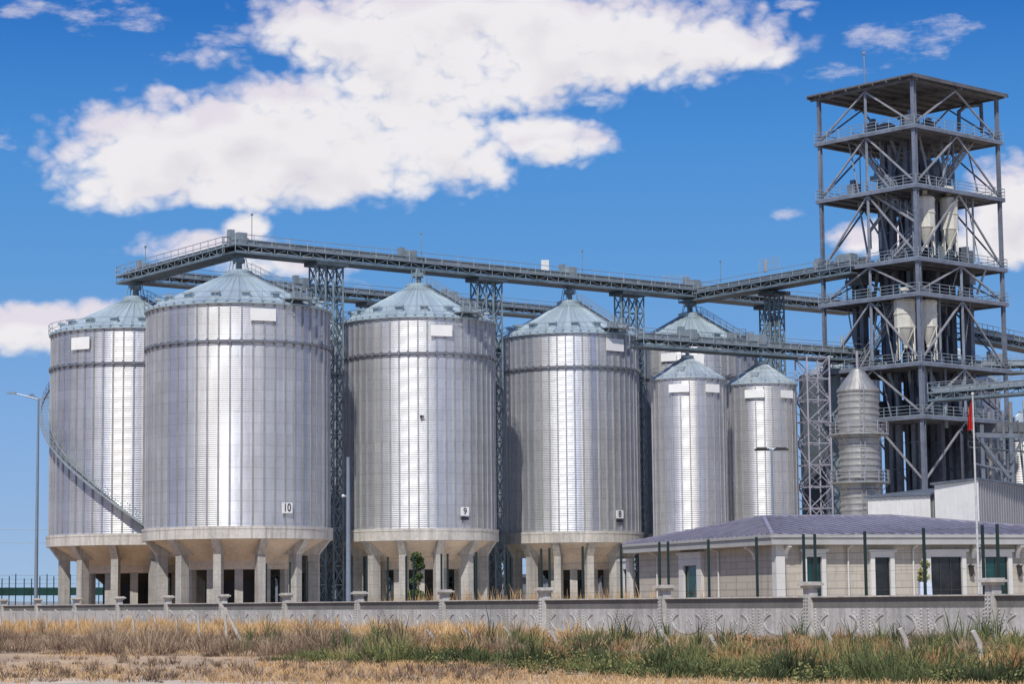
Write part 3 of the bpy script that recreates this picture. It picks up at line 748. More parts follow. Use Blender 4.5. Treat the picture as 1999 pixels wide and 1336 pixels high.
# roof
rf = MB(); o = 0.068
def slab(mb, u0, u1, v0, v1, z0, z1):
    p = [T(u0, v0, z0), T(u1, v0, z0), T(u1, v1, z0), T(u0, v1, z0), T(u0, v0, z1), T(u1, v0, z1), T(u1, v1, z1), T(u0, v1, z1)]
    mb.hexa(p)
slab(rf, -o, 1 + o, -o, 1 + o, ZR + 0.12, ZR + 0.30)
for i in range(9): 
    f = -o + (1 + 2 * o) * i / 8
    rf.bar(T(f, -o, ZR), T(f, 1 + o, ZR), 0.14, 0.24); 
for f in (-0.02, 0.5, 1.02): rf.bar(T(-o, f, ZR - 0.17), T(1 + o, f, ZR - 0.17), 0.2, 0.3)
for f in (0.0, 1.0): rf.bar(T(f, -o * 0.5, ZR - 0.2), T(f, 1 + o * 0.5, ZR - 0.2), 0.2, 0.3)
rf.build('roof', MT['deck'], tower)
# platforms
def platform(z, ring=None, label=None):
    m = MB(); e = 0.03
    if ring is None: slab(m, -e, 1 + e, -e, 1 + e, z - 0.10, z)
    else:
        slab(m, -e, 1 + e, -e, ring, z - 0.10, z); slab(m, -e, 1 + e, 1 - ring, 1 + e, z - 0.10, z)
        slab(m, -e, ring, ring + 0.001, 1 - ring - 0.001, z - 0.10, z); slab(m, 1 - ring, 1 + e, ring + 0.001, 1 - ring - 0.001, z - 0.10, z)
    for i in range(8):
        f = i / 7; m.bar(T(f, 0.02, z - 0.23), T(f, 0.98, z - 0.23), 0.12, 0.24)
    pf = m.build('platform', MT['deck'], tower)
    eb = MB()
    for a, b in (((-e, -e), (1 + e, -e)), ((-e, -e), (-e, 1 + e)), ((1 + e, -e), (1 + e, 1 + e)), ((-e, 1 + e), (1 + e, 1 + e))):
        eb.bar(T(a[0], a[1], z - 0.17), T(b[0], b[1], z - 0.17), 0.14, 0.36)
    eb.build('edge_beam', MT['tower'], pf)
    r = MB(); rail_run(r, [T(-e, -e, z), T(1 + e, -e, z), T(1 + e, 1 + e, z), T(-e, 1 + e, z)], 1.15, 1.7, 0.06, True, (0.4, 0.78, 1.15), 0.14)
    r.build('railing', MT['rail'], pf)
for k, z in enumerate(LV): platform(z, 0.24 if k == 3 else None)
# elevator trunks and heads
trunks = [(0.62, 0.38, 0), (0.74, 0.46, 1), (0.52, 0.46, 1), (0.40, 0.40, 0), (0.36, 0.58, 1), (0.55, 0.62, 0), (0.72, 0.70, 1), (0.45, 0.66, 1), (0.40, 0.80, 1), (0.62, 0.82, 0), (0.84, 0.24, 2), (0.26, 0.86, 2)]
dun = du.normalized(); dvn = dv.normalized()
for i, (u, v, kd) in enumerate(trunks):
    top = {0: LV[0] + 0.5, 1: LV[1] + 2.6, 2: LV[2] - 1.6}[kd]
    m = MB(); c = T(u, v, 0)
    for sg in (-1, 1): m.obox(c + dun * (sg * 0.5), (dun.x, dun.y), (dvn.x, dvn.y), 0.27, 0.33, 0, top)
    for j in range(int(top / 3)):
        m.obox(c, (dun.x, dun.y), (dvn.x, dvn.y), 0.8, 0.38, 3 * j + 1.4, 3 * j + 1.52)
    tr = m.build('elevator_trunk', MT['leg2' if i % 3 == 0 else 'leg'], tower)
    h = MB(); h.obox(c, (dun.x, dun.y), (dvn.x, dvn.y), 1.0, 0.55, top, top + 0.9)
    h.tube(c + dvn * 0.55 + Vector((0, 0, top + 0.9)), c - dvn * 0.55 + Vector((0, 0, top + 0.9)), 0.98, 16)
    h.obox(c + dun * 1.3, (dun.x, dun.y), (dvn.x, dvn.y), 0.45, 0.35, top + 0.2, top + 0.75)
    h.build('elevator_head', MT['casing'] if i % 2 else MT['leg2'], tr)
# spouts
for k in range(26):
    u, v = random.uniform(0.2, 0.8), random.uniform(0.2, 0.85); a = random.choice(LV[:5]) + random.uniform(-0.6, 2.0)
    u2 = min(0.9, max(0.1, u + random.uniform(-0.35, 0.35))); v2 = min(0.92, max(0.1, v + random.uniform(-0.35, 0.35)))
    m = MB(); p = T(u, v, a); q = T(u2, v2, a - random.uniform(4, 7)); m.tube(p, q, 0.2, 8); m.tube(q, q - Vector((0, 0, 2.0)), 0.2, 8)
    m.build('spout', MT['casing' if k % 3 else 'leg'], tower)
# machines on floors
for k in range(30):
    z = LV[k % 6]; u, v = random.uniform(0.12, 0.85), random.uniform(0.12, 0.85)
    m = MB(); c = T(u, v, 0); a, b_, h = random.uniform(0.4, 1.2), random.uniform(0.4, 1.0), random.uniform(0.9, 2.2)
    m.obox(c, (dun.x, dun.y), (dvn.x, dvn.y), a, b_, z, z + h); m.obox(c, (dun.x, dun.y), (dvn.x, dvn.y), a * 0.5, b_ * 0.6, z + h, z + h + 0.5)
    m.build('machine_housing', MT[random.choice(['casing', 'leg', 'leg2', 'steel'])], tower)
for k in range(40):
    u, v = (random.uniform(0.06, 0.30), random.uniform(0.1, 0.9)) if k % 2 else (random.uniform(0.1, 0.9), random.uniform(0.06, 0.30))
    zb = LV[k % 5 + 1]; zt_ = LV[k % 5] - 0.2
    m = MB(); p = T(u, v, zb + random.uniform(0, 1)); q = T(u + random.choice([0, 0, 0.1, -0.1]), v, zt_); m.tube(p, q, random.choice([0.06, 0.09, 0.13]), 6)
    m.build('riser_pipe', MT[random.choice(['rail', 'brace', 'casing', 'leg2'])], tower)
m = MB(); m.obox(T(0.80, 0.06, 0), (dun.x, dun.y), (dvn.x, dvn.y), 1.1, 0.6, LV[2] + 0.3, LV[2] + 1.7); m.obox(T(0.93, 0.06, 0), (dun.x, dun.y), (dvn.x, dvn.y), 0.6, 0.4, LV[2] + 0.3, LV[2] + 1.1); m.build('machine_housing', MT['casing'], tower)
# top-floor pipe loop at the right
m = MB(); 
def pxz(px, py, Y): return at(px, py, Y)
p = [pxz(1872, 252, 262), pxz(1872, 218, 262), pxz(1884, 208, 262), pxz(1915, 204, 262), pxz(1917, 256, 262)]
for a, b in zip(p[:-1], p[1:]): m.tube(a, b, 0.22, 10)
for q in p: m.ball(q, 0.24, 10, 6)
m.build('bent_pipe', MT['leg'], tower)
# stair between floors
def stair(p, q, w=0.9):
    m = MB(); p = Vector(p); q = Vector(q); d = (q - p); dh = Vector((d.x, d.y, 0)).normalized(); s = Vector((-dh.y, dh.x, 0)) * (w / 2)
    for g in (-1, 1):
        m.bar(p + s * g, q + s * g, 0.07, 0.26)
        for z in (0.55, 1.1): m.bar(p + s * g + Vector((0, 0, z)), q + s * g + Vector((0, 0, z)), 0.06)
        for k in range(7): c = p.lerp(q, k / 6) + s * g; m.bar(c, c + Vector((0, 0, 1.1)), 0.06)
    n = int(abs(d.z) / 0.22)
    for k in range(n + 1): c = p.lerp(q, k / n); m.bar(c - s, c + s, 0.26, 0.04)
    m.build('stair', MT['brace'], tower)
stair(T(0.52, 0.10, LV[1]), T(0.08, 0.10, (LV[1] + LV[2]) / 2 + 0.2))
stair(T(0.08, 0.20, (LV[1] + LV[2]) / 2 + 0.2), T(0.5, 0.20, LV[2]))
stair(T(0.75, 0.15, LV[0]), T(0.35, 0.15, LV[1])); stair(T(0.3, 0.14, LV[3]), T(0.75, 0.14, LV[4])); stair(T(0.2, 0.8, LV[4]), T(0.2, 0.3, LV[5]))
stair(T(0.15, 0.85, LV[0]), T(0.15, 0.4, LV[1]))

# cream hopper bins
def hopper(label, px, Y, ytop, ymid, ybot, R, group):
    X = solve_x(px, Y, 30); zt = solve_z(ytop, X, Y); zm = solve_z(ymid, X, Y); zb = solve_z(ybot, X, Y)
    root = thing('hopper_bin', label, 'hopper', (X, Y, zb), group); c = (X, Y)
    b = MB(); b.lathe(c, [(0.35, zt + 0.35), (R * 0.9, zt + 0.05), (R, zt), (R, zm), (0.25, zm - 1.9), (0.25, zm - 2.2)], 10); b.disc(c, 0.35, zt + 0.35)
    for z in (zt - 0.25, (zt + zm) / 2, zm + 0.1): b.lathe(c, [(R, z - 0.07), (R + 0.07, z - 0.07), (R + 0.07, z + 0.07), (R, z + 0.07)], 10)
    b.build('bin_shell', MT['cream'], root)
    cp = MB(); cp.tube((X, Y, zt + 0.3), (X, Y, zt + 1.1), 0.3); cp.box(X - 0.5, X + 0.5, Y - 0.4, Y + 0.4, zt + 1.0, zt + 1.4); cp.build('inlet', MT['cream'], root)
    for k in range(4):
        a = PI / 4 + k * PI / 2; l = MB(); p = Vector((X + R * math.cos(a), Y + R * math.sin(a), zb)); l.bar(p, p + Vector((0, 0, zm - zb)), 0.13)
        a2 = a + PI / 2; q = Vector((X + R * math.cos(a2), Y + R * math.sin(a2), zm)); l.bar(p, q, 0.08)
        l.build('leg', MT['cream'], root)
hopper('cream hopper bin high in the tower, left of the upper pair', 1814, 253.4, 386, 446, 500, 1.1, 'cream hopper bins in the tower')
hopper('cream hopper bin high in the tower, right of the upper pair', 1861, 255.6, 388, 450, 500, 1.0, 'cream hopper bins in the tower')
hopper('cream hopper bin low in the tower, left of the lower pair', 1768, 253.2, 586, 642, 704, 1.2, 'cream hopper bins in the tower')
hopper('cream hopper bin low in the tower, behind the front column', 1813, 253.4, 588, 640, 704, 1.05, 'cream hopper bins in the tower')

# upper bridge: from above silo 7 to the tower's third floor
pT = T(0.62, 0.0, 0); 
pS = Vector((solve_x(1340, 281, 38), 281, 0))
conveyor('conveyor_bridge', 'upper conveyor bridge rising between the main bridge and the tower third floor', pS, pT, LV[2] - 0.9, 2.4, heads=(2.0, (pT - pS).length - 6), step=1.9, rods=(8.0,))
# stair head frames on it
trestle('thin steel trestle under the upper conveyor bridge near the tower', Vector((solve_x(1512, 270, 36), 270, 0)), (pT - pS).normalized(), LV[2] - 1.4, 'steel trestles between the silos', 0.8, 0.8)
lat = thing('access_platform', 'small railed access frame with steps on top of the main bridge', 'access frame', tuple(at(1315, 565, 279)))
m = MB(); p = at(1293, 566, 279); q = at(1345, 566, 279); rail_run(m, [p, q], 1.7, 0.8, 0.07, False, (0.6, 1.15, 1.7)); m.bar(at(1306, 548, 279), at(1322, 568, 279), 0.12); m.build('railing', MT['rail'], lat)
m = MB(); p = at(1483, 532, 271); q = at(1522, 527, 271)
lat2 = thing('access_platform', 'small railed access frame on top of the upper bridge near the tower', 'access frame', tuple(p))
rail_run(m, [p, q], 1.5, 0.8, 0.07, False, (0.5, 1.0, 1.5)); m.box(p.x + 0.5, p.x + 0.9, p.y - .2, p.y + .2, p.z, p.z + 1.4); m.build('railing', MT['rail'], lat2)

# conveyors leaving on the right
q0 = T(0.2, 1.0, 0); q0.z = 0
pr = at(1880, 648, 268); pq = at(2060, 662, 290)
conveyor('conveyor_bridge', 'high conveyor bridge leaving the tower toward the right edge', (pr.x, pr.y, 0), (pq.x, pq.y, 0), pr.z - 0.9, 2.0, step=1.5)
pr = at(1845, 722, 262); pq = at(2060, 716, 262)
conveyor('conveyor_bridge', 'wide railed walkway bridge right of the tower at the fifth floor', (pr.x, pr.y, 0), (pq.x, pq.y, 0), pr.z - 0.6, 3.0, step=1.5, heads=(6, 11))
pr = at(1822, 782, 246); pq = at(2060, 752, 236)
cz = conveyor('conveyor_bridge', 'pale lattice conveyor bridge crossing in front of the tower base at right', (pr.x, pr.y, 0), (pq.x, pq.y, 0), pr.z - 0.2, 2.0, step=1.4)
pr = at(1830, 842, 255); pq = at(2060, 868, 255)
U = Vector((0, 0, 1))
# dark frame at right
fr = thing('portal_gantry', 'dark steel portal frame in shadow at the right edge', 'frame', tuple(Vector((at(1975, 900, 252).x, 252, 0))))
for px in (1916, 1972, 2030):
    m = MB(); p = at(px, 830, 252); m.bar((p.x, p.y, 0), (p.x, p.y, p.z), 0.4); m.build('frame_post', MT['leg'], fr)
m = MB(); m.bar(at(1905, 850, 252), at(2040, 853, 252), 0.5, 0.5); m.bar(at(1916, 862, 251.7), at(1972, 935, 251.7), 0.35); m.bar(at(1972, 905, 251.7), at(2000, 850, 251.7), 0.25)
m.bar(at(1900, 905, 251.7), at(1975, 922, 251.7), 0.2); m.build('frame_beam', MT['leg'], fr)
m = MB(); p = at(1900, 800, 258); q = at(2050, 850, 258); m.box(p.x, q.x, 258, 261, q.z + 0.4, q.z + 1.5); m.build('enclosure', MT['deck'], fr)
for k in range(9):
    m = MB(); a = at(1902 + k * 14, 780 + (k * 37) % 60, 257 + k % 3); m.tube(a, (a.x + (0.0 if k % 3 else 1.6), a.y, 0.5), 0.12 + 0.05 * (k % 3), 8); m.build('down_pipe', MT[('leg', 'leg2', 'bin')[k % 3]], fr)
m = MB(); p = at(1890, 872, 256); q = at(2040, 884, 256); rail_run(m, [p, q], 1.1, 1.2, 0.06); m.bar(p - U * 0.12, q - U * 0.12, 1.0, 0.14); m.build('walkway', MT['steel_d'], fr)

# lattice mast x 1565-1620
def lattice_mast(label, px, Y, w, ztop):
    X = solve_x(px, Y, 15); root = thing('lattice_mast', label, 'mast', (X, Y, 0)); U = Vector((0, 0, 1))
    th = 0.35; ax = Vector((math.cos(th), math.sin(th), 0)); ay = Vector((-ax.y, ax.x, 0))
    cr = [Vector((X, Y, 0)) + ax * (a * w / 2) + ay * (b * w / 2) for a, b in ((-1, -1), (1, -1), (1, 1), (-1, 1))]
    for q in cr: m = MB(); m.bar(q, q + U * ztop, 0.16); m.build('mast_leg', MT['lattice'], root)
    k = int(ztop / 2.3); m = MB()
    for i in range(k):
        z0, z1 = ztop * i / k, ztop * (i + 1) / k
        for j in range(4):
            p, q = cr[j], cr[(j + 1) % 4]; m.bar(p + U * z1, q + U * z1, 0.12)
            if (i + j) % 2: m.bar(p + U * z0, q + U * z1, 0.10)
            else: m.bar(q + U * z0, p + U * z1, 0.10)
            m.bar((p + q) / 2 + U * z0, (q if i % 2 else p) + U * (z0 + z1) / 2, 0.06)
    m.build('mast_bracing', MT['lattice'], root)
lattice_mast('pale square lattice mast standing between the slim silo and the ribbed bin', 1591, 253.5, 2.75, ZL - 0.1)
# dark trunk behind the mast
m = MB(); p = at(1592, 850, 268); m.box(p.x - 1.4, p.x + 1.4, 268, 271, 0, ZL - 0.5)
sh = thing('elevator_shaft', 'dark clad elevator shaft seen through the pale lattice mast', 'shaft', (p.x, 268, 0)); m.build('shaft_cladding', MT['steel_d'], sh)
m = MB(); p = at(1632, 850, 262); m.box(p.x - 0.55, p.x + 0.55, 261, 262.5, 0, ZL - 0.5); m.build('shaft_duct', MT['steel'], sh)

# ribbed bin
def ribbed_bin():
    Y = 238; X = solve_x(1679, Y, 15); c = (X, Y); R = 2.08
    root = thing('ribbed_bin', 'slim ribbed cylindrical bin with cone top and two railed walkways', 'bin', (X, Y, 0))
    ze = solve_z(764, X, Y); za = solve_z(727, X, Y); w = MB(); prof = []
    z = 1.0; i = 0
    while z < ze:
        prof += [(R, z), (R + 0.10, z + 0.1), (R + 0.10, z + 0.26), (R, z + 0.36)]; z += 0.66
    prof += [(R, ze), (R, ze + 0.01)]
    w.lathe(c, [(R, 0.0)] + prof, 40); w.build('bin_shell', MT['bin'], root, True, sharp=25)
    rf = MB(); rf.lathe(c, [(R + 0.12, ze - 0.15), (R + 0.15, ze + 0.02), (0.78, za), (0.72, za + 0.25), (0.01, za + 0.35)], 24); 
    for k in range(12):
        a = k * PI / 6; rf.bar((X + (R + .1) * math.cos(a), Y + (R + .1) * math.sin(a), ze + 0.05), (X + 0.5 * math.cos(a), Y + 0.5 * math.sin(a), za + 0.04), 0.08)
    rf.build('cone_roof', MT['bin'], root)
    m = MB(); m.tube((X, Y, za + 0.3), (X, Y, za + 2.2), 0.14); m.build('inlet_pipe', MT['lattice'], root)
    for k, py in enumerate((845, 940)):
        z = solve_z(py, X, Y - R); m = MB(); m.lathe(c, [(R + 0.1, z), (R + 1.0, z), (R + 1.0, z - 0.18), (R + 0.1, z - 0.18)], 24)
        for j in range(8):
            a = j * PI / 4; m.bar((X + (R + .9) * math.cos(a), Y + (R + .9) * math.sin(a), z - 0.15), (X + (R + .1) * math.cos(a), Y + (R + .1) * math.sin(a), z - 1.0), 0.08)
        pts = [(X + (R + .95) * math.cos(2 * PI * j / 12), Y + (R + .95) * math.sin(2 * PI * j / 12), z) for j in range(12)]
        pf = m.build('walkway', MT['bin'], root); r = MB(); rail_run(r, pts, 1.15, 1.5, 0.07, True, (0.4, 0.78, 1.15)); r.build('railing', MT['brace'], pf)
    m = MB(); a = -PI / 2 + 0.02
    for s in (-0.22, 0.22): m.bar((X + s, Y - R - 0.3, 1), (X + s, Y - R - 0.3, ze + 0.8), 0.07)
    k = 0.0
    while k < ze: m.bar((X - .22, Y - R - .3, 1 + k), (X + .22, Y - R - .3, 1 + k), 0.045); k += 0.45
    m.build('ladder', MT['brace'], root)
ribbed_bin()

# ------------------------------------------------------------------ white sheds under the tower
def shed(label, C, d1, L1, d2, L2, zs, mats, ribs, name='metal_shed', group=None):
    """C near corner; walls along d1 and d2; zs = heights at C, C+d1, C+d1+d2, C+d2"""
    root = thing(name, label, 'shed', (C.x, C.y, 0), group); A = C + d1 * L1; B = C + d2 * L2; D = A + d2 * L2
    U = Vector((0, 0, 1)); w = MB(); w2 = MB()
    w.quad(A, C, C + U * zs[0], A + U * zs[1]); w2.quad(C, B, B + U * zs[3], C + U * zs[0])
    w2.quad(B, D, D + U * zs[2], B + U * zs[3]); w2.quad(D, A, A + U * zs[1], D + U * zs[2])
    n1 = Vector((d1.y, -d1.x, 0)); n1 = n1 if n1.dot(d2) < 0 else -n1
    n2 = Vector((d2.y, -d2.x, 0)); n2 = n2 if n2.dot(d1) < 0 else -n2
    if ribs:
        k = int(L1 / ribs)
        for i in range(k):
            p = C + d1 * (L1 * (i + .5) / k) + n1 * 0.03; w.bar(p, p + U * (zs[0] + (zs[1] - zs[0]) * (i + .5) / k - 0.1), 0.10, 0.06)
    k = int(L2 / 0.9)
    for i in range(k):
        p = C + d2 * (L2 * (i + .5) / k) + n2 * 0.03; w2.bar(p, p + U * (zs[0] + (zs[3] - zs[0]) * (i + .5) / k - 0.1), 0.08, 0.06)
    w.build('wall', mats[0], root); w2.build('wall', mats[1], root)
    r = MB(); e = 0.25
    Cq = C + n1 * e + n2 * e; Aq = A + n1 * e - n2 * e; Bq = B - n1 * e + n2 * e; Dq = D - n1 * e - n2 * e
    lo = [p + U * (z + 0.02) for p, z in zip((Cq, Aq, Dq, Bq), zs)]; hi = [p + U * (z + 0.22) for p, z in zip((Cq, Aq, Dq, Bq), zs)]
    r.hexa(lo + hi); r.build('roof', MT['leg'], root)
C = at(1910, 950, 212); C.z = 0
A = at(1824, 950, 216); A.z = 0; B = at(2000, 950, 228); B.z = 0
d1 = (A - C).normalized(); d2 = (B - C).normalized()
shed('white sheet metal shed with a plain pale wall, right of the tower column foot', C, d1, (A - C).length, d2, (B - C).length,
     (solve_z(938, C.x, C.y), solve_z(948, A.x, A.y), solve_z(946, A.x, A.y), solve_z(952, B.x, B.y)), (MT['white'], MT['greysheet']), 0)
C = at(1816, 980, 220); C.z = 0; A = at(1694, 980, 225); A.z = 0; d1 = (A - C).normalized(); d2 = Vector((-d1.y, d1.x, 0)); d2 = d2 if d2.y > 0 else -d2
z1 = solve_z(968, C.x, C.y)
shed('long low ribbed white shed behind the slim ribbed bin', C, d1, (A - C).length, d2, 10, (z1, z1, z1 + 1, z1 + 1), (MT['white'], MT['greysheet']), 0.7)

# ------------------------------------------------------------------ house with hip roof
HC = at(1508, 1100, 150); HC.z = 0
th = R_(20); dR = Vector((math.cos(th), math.sin(th), 0)); dL = Vector((-math.sin(th), math.cos(th), 0))
LR, LL = 27.0, 25.0
ze = solve_z(1064, HC.x, HC.y); zeT = solve_z(1044, HC.x, HC.y)
house = thing('station_house', 'single-storey pale stone house with violet hip roof and white window frames', 'house', (HC.x, HC.y, 0))
HC_w = HC + dR * 0.9 + dL * 0.9          # wall corner, inside the eaves
Lr, Ll = LR - 1.8, LL - 1.8
U = Vector((0, 0, 1))
w = MB(); c0 = HC_w; c1 = HC_w + dL * Ll; c2 = c1 + dR * Lr; c3 = HC_w + dR * Lr
for a, b in ((c1, c0), (c0, c3), (c3, c2), (c2, c1)): w.quad(a, b, b + U * ze, a + U * ze)
w.build('wall', MT['house'], house)
sm = MB(); r = MB(); a0, a1, a2, a3 = HC, HC + dL * LL, HC + dL * LL + dR * LR, HC + dR * LR
sA = on_line(1490, HC + dL * (LL / 2), dR, 8); sB = on_line(1740, HC + dL * (LL / 2), dR, 8)
RA = HC + dL * (LL / 2) + dR * sA; RB = HC + dL * (LL / 2) + dR * sB
zr = solve_z(1010, RA.x, RA.y); RA.z = zr; RB.z = solve_z(1009, RB.x, RB.y)
e = [p + U * zeT for p in (a0, a1, a2, a3)]
def slope(p, q, s, t_):
    """roof face p,q (eave) s,t (ridge, t above p); raised seams run up the slope"""
    r.add([p, q, s, t_] if (s - t_).length > 1e-4 else [p, q, s], [(0, 1, 2, 3)] if (s - t_).length > 1e-4 else [(0, 1, 2)])
    n = (q - p).cross(t_ - p).normalized(); L = (q - p).length; dx = (q - p) / L
    updir = n.cross(dx).normalized(); updir = updir if updir.z > 0 else -updir
    k = int(L / 0.75)
    H1 = (t_ - p).dot(updir); x_t = (t_ - p).dot(dx); x_s = (s - p).dot(dx)
    for i in range(1, k):
        x = L * i / k
        h = H1 * (x / x_t if x < x_t else (1 if x <= x_s else (L - x) / (L - x_s)))
        a = p + dx * x; sm.bar(a + n * 0.03, a + updir * (h - 0.1) + n * 0.03, 0.13, 0.14, side=n)
slope(e[0], e[3], RB, RA); slope(e[1], e[0], RA, RA); slope(e[3], e[2], RB, RB); slope(e[2], e[1], RA, RB)
for a, b in ((e[0], RA), (e[1], RA), (e[2], RB), (e[3], RB), (RA, RB)): r.bar(a + U * 0.06, b + U * 0.06, 0.24, 0.16)
roof = r.build('roof', MT['hroof'], house); sm.build('roof_seams', simple('roof_seam', (0.19, 0.185, 0.235), 0.5), roof)
fz = MB()
for a, b in ((a1, a0), (a0, a3), (a3, a2), (a2, a1)):
    fz.quad(a + U * ze, b + U * ze, b + U * (zeT - 0.01), a + U * (zeT - 0.01))
    fz.bar(a + U * (zeT - 0.12), b + U * (zeT - 0.12), 0.2, 0.16)
fz.quad(a0 + U * ze, a1 + U * ze, a2 + U * ze, a3 + U * ze)
fz.build('eave_fascia', MT['fascia'], house)
nR = Vector((dR.y, -dR.x, 0)); nL = Vector((-dL.y, dL.x, 0))
nR = nR if nR.y < 0 else -nR; nL = nL if nL.x < 0 else -nL
def window(face, x0, x1, y0, y1=1178, glass='glass', mull=0, dark_left=False, cornice=True, frame_w=0.32):
    d, n = (dR, nR) if face == 'R' else (dL, nL)
    s0, s1 = on_line(x0, HC_w, d, 3.0), on_line(x1, HC_w, d, 3.0)
    if s0 > s1: s0, s1 = s1, s0
    pm = HC_w + d * ((s0 + s1) / 2); z1 = solve_z(y0, pm.x, pm.y); z0 = max(0.9, solve_z(y1, pm.x, pm.y))
    def P(s, o, z): return HC_w + d * s + n * o + U * z
    f = MB(); fwid = frame_w
    for s in (s0 - fwid / 2, s1 + fwid / 2): f.bar(P(s, 0.12, z0), P(s, 0.12, z1), fwid, 0.26, side=n)
    f.bar(P(s0 - fwid, 0.12, z1 + fwid / 2), P(s1 + fwid, 0.12, z1 + fwid / 2), 0.264, fwid); f.bar(P(s0 - fwid - .1, 0.1, z0 - 0.08), P(s1 + fwid + .1, 0.1, z0 - 0.08), 0.36, 0.16)
    wf = f.build('window', MT['trim'], house)
    if cornice:
        g = MB(); g.bar(P(s0 - fwid - .15, 0.16, z1 + fwid + 0.09), P(s1 + fwid + .15, 0.16, z1 + fwid + 0.09), 0.38, 0.18); g.build('cornice', MT['trim'], wf)
    g = MB(); g.bar(P(s0, 0.015, (z0 + z1) / 2), P(s1, 0.015, (z0 + z1) / 2), 0.02, z1 - z0, side=U); g.build('pane', MT[glass], wf)
    g = MB(); L = s1 - s0
    for s in [s0 + 0.04, s1 - 0.04] + [s0 + L * (i + 1) / (mull + 1) for i in range(mull)]: g.bar(P(s, 0.04, z0), P(s, 0.04, z1), 0.08, 0.05, side=n)
    for z in (z0 + (z1 - z0) * 0.28, z1 - 0.04): g.bar(P(s0, 0.042, z), P(s1, 0.042, z), 0.05, 0.07)
    g.build('sash', MT['frame'], wf)
window('L', 1340, 1366, 1105, glass='gglass', frame_w=0.75)
window('L', 1222, 1229, 1112, frame_w=0.6)
window('R', 1573, 1602, 1088, glass='gglass', mull=1)
window('R', 1706, 1736, 1089, mull=0)
window('R', 1815, 1876, 1088, mull=2)
window('R', 1921, 1966, 1088, glass='gglass', mull=1)
m = MB(); q = HC_w + nR * 0.05 + nL * 0.05; m.obox(q, (dR.x, dR.y), (dL.x, dL.y), 0.32, 0.32, 0, ze - 0.01); m.build('corner_pilaster', MT['trim'], house)
for px, face in ((1531, 'R'), (1898, 'R'), (1984, 'R'), (1476, 'L')):
    d, n = (dR, nR) if face == 'R' else (dL, nL)
    s = on_line(px, HC_w, d, 5); b = MB(); P = lambda o, z: HC_w + d * s + n * o + U * z
    for k in range(5):
        t0, t1 = k / 5 * PI / 2, (k + 1) / 5 * PI / 2
        f = lambda t: P(0.06 + 0.75 * (1 - math.cos(t)), ze - 0.9 + 0.85 * math.sin(t))
        b.bar(f(t0), f(t1), 0.3, 0.22, side=Vector((-n.y, n.x, 0)).cross(f(t1) - f(t0)))
    b.build('eave_bracket', MT['trim'], house)
for px, face in ((1655, 'R'), (1782, 'R'), (1405, 'L'), (1285, 'L')):
    d, n = (dR, nR) if face == 'R' else (dL, nL)
    p = HC_w + d * on_line(px, HC_w, d, 4) + n * 0.1; m = MB(); m.tube(p, p + U * (ze - 0.25), 0.06, 8); m.tube(p + U * (ze - 0.25), p + n * 0.7 + U * (ze + 0.0), 0.06, 8); m.build('downpipe', MT['trim'], house)
for px in (1893, 1987):
    s = on_line(px, HC_w, dR, 4); p = HC_w + dR * s + nR * 0.22; z = solve_z(1112, p.x, p.y)
    m = MB(); m.obox(p, (1, 0), (0, 1), 0.14, 0.14, z - 0.35, z + 0.2); m.obox(p, (1, 0), (0, 1), 0.2, 0.2, z + 0.2, z + 0.26); m.bar(p + U * (z + 0.3), p - nR * 0.22 + U * (z + 0.3), 0.06); m.box(p.x - .05, p.x + .05, p.y - .05, p.y + .05, z - .5, z - .35)
    m.build('wall_lantern', MT['black'], house)

# ------------------------------------------------------------------ boundary wall
WC = 115.0 * 3037.0
def wallY(px): return WC / (px + 1277.0)
W0 = Vector((solve_x(1940, wallY(1940), 1), wallY(1940), 0)); W1 = Vector((solve_x(233, wallY(233), 1), wallY(233), 0))
wd = (W1 - W0).normalized(); wn = Vector((wd.y, -wd.x, 0)); wn = wn if wn.y < 0 else -wn
Zt = 0.5 * (solve_z(1161, W0.x, W0.y) + solve_z(1180.5, W1.x, W1.y))
bw = thing('boundary_wall', 'long grey precast concrete boundary wall with ornamental panels and capped pillars', 'wall', tuple(W0))
pil_px = [1940, 1583, 1298, 1064, 868, 702, 560, 436, 328, 233, 149, 74, 7]
ps = [on_line(p, W0, wd, 1.5) for p in pil_px]
ps = [ps[0] - 15.2] + ps + [ps[-1] + 15.2]
def WP(s, o, z): return W0 + wd * s + wn * o + U * z
for i, s in enumerate(ps):
    m = MB(); c = WP(s, 0, 0); hw = 0.36
    p = []
    for z, a in ((0, hw), (Zt + 0.42, hw * 0.72)):
        for x, y in ((-1, -1), (1, -1), (1, 1), (-1, 1)): p.append(c + wd * (x * a) + wn * (y * a) + U * z)
    m.hexa(p)
    for g in (-0.13, 0.13):
        for k in range(11): 
            q = WP(s + g, hw - 0.01, 0.25 + k * 0.19); m.ball(q, 0.055, 6, 4)
    pl = m.build('pillar', MT['conc_w'], bw)
    m = MB(); m.obox(c, (wd.x, wd.y), (wn.x, wn.y), 0.38, 0.38, Zt + 0.42, Zt + 0.56); m.obox(c, (wd.x, wd.y), (wn.x, wn.y), 0.52, 0.52, Zt + 0.56, Zt + 0.68); m.obox(c, (wd.x, wd.y), (wn.x, wn.y), 0.40, 0.40, Zt + 0.68, Zt + 0.76)
    m.build('pillar_cap', MT['conc_l'], pl)
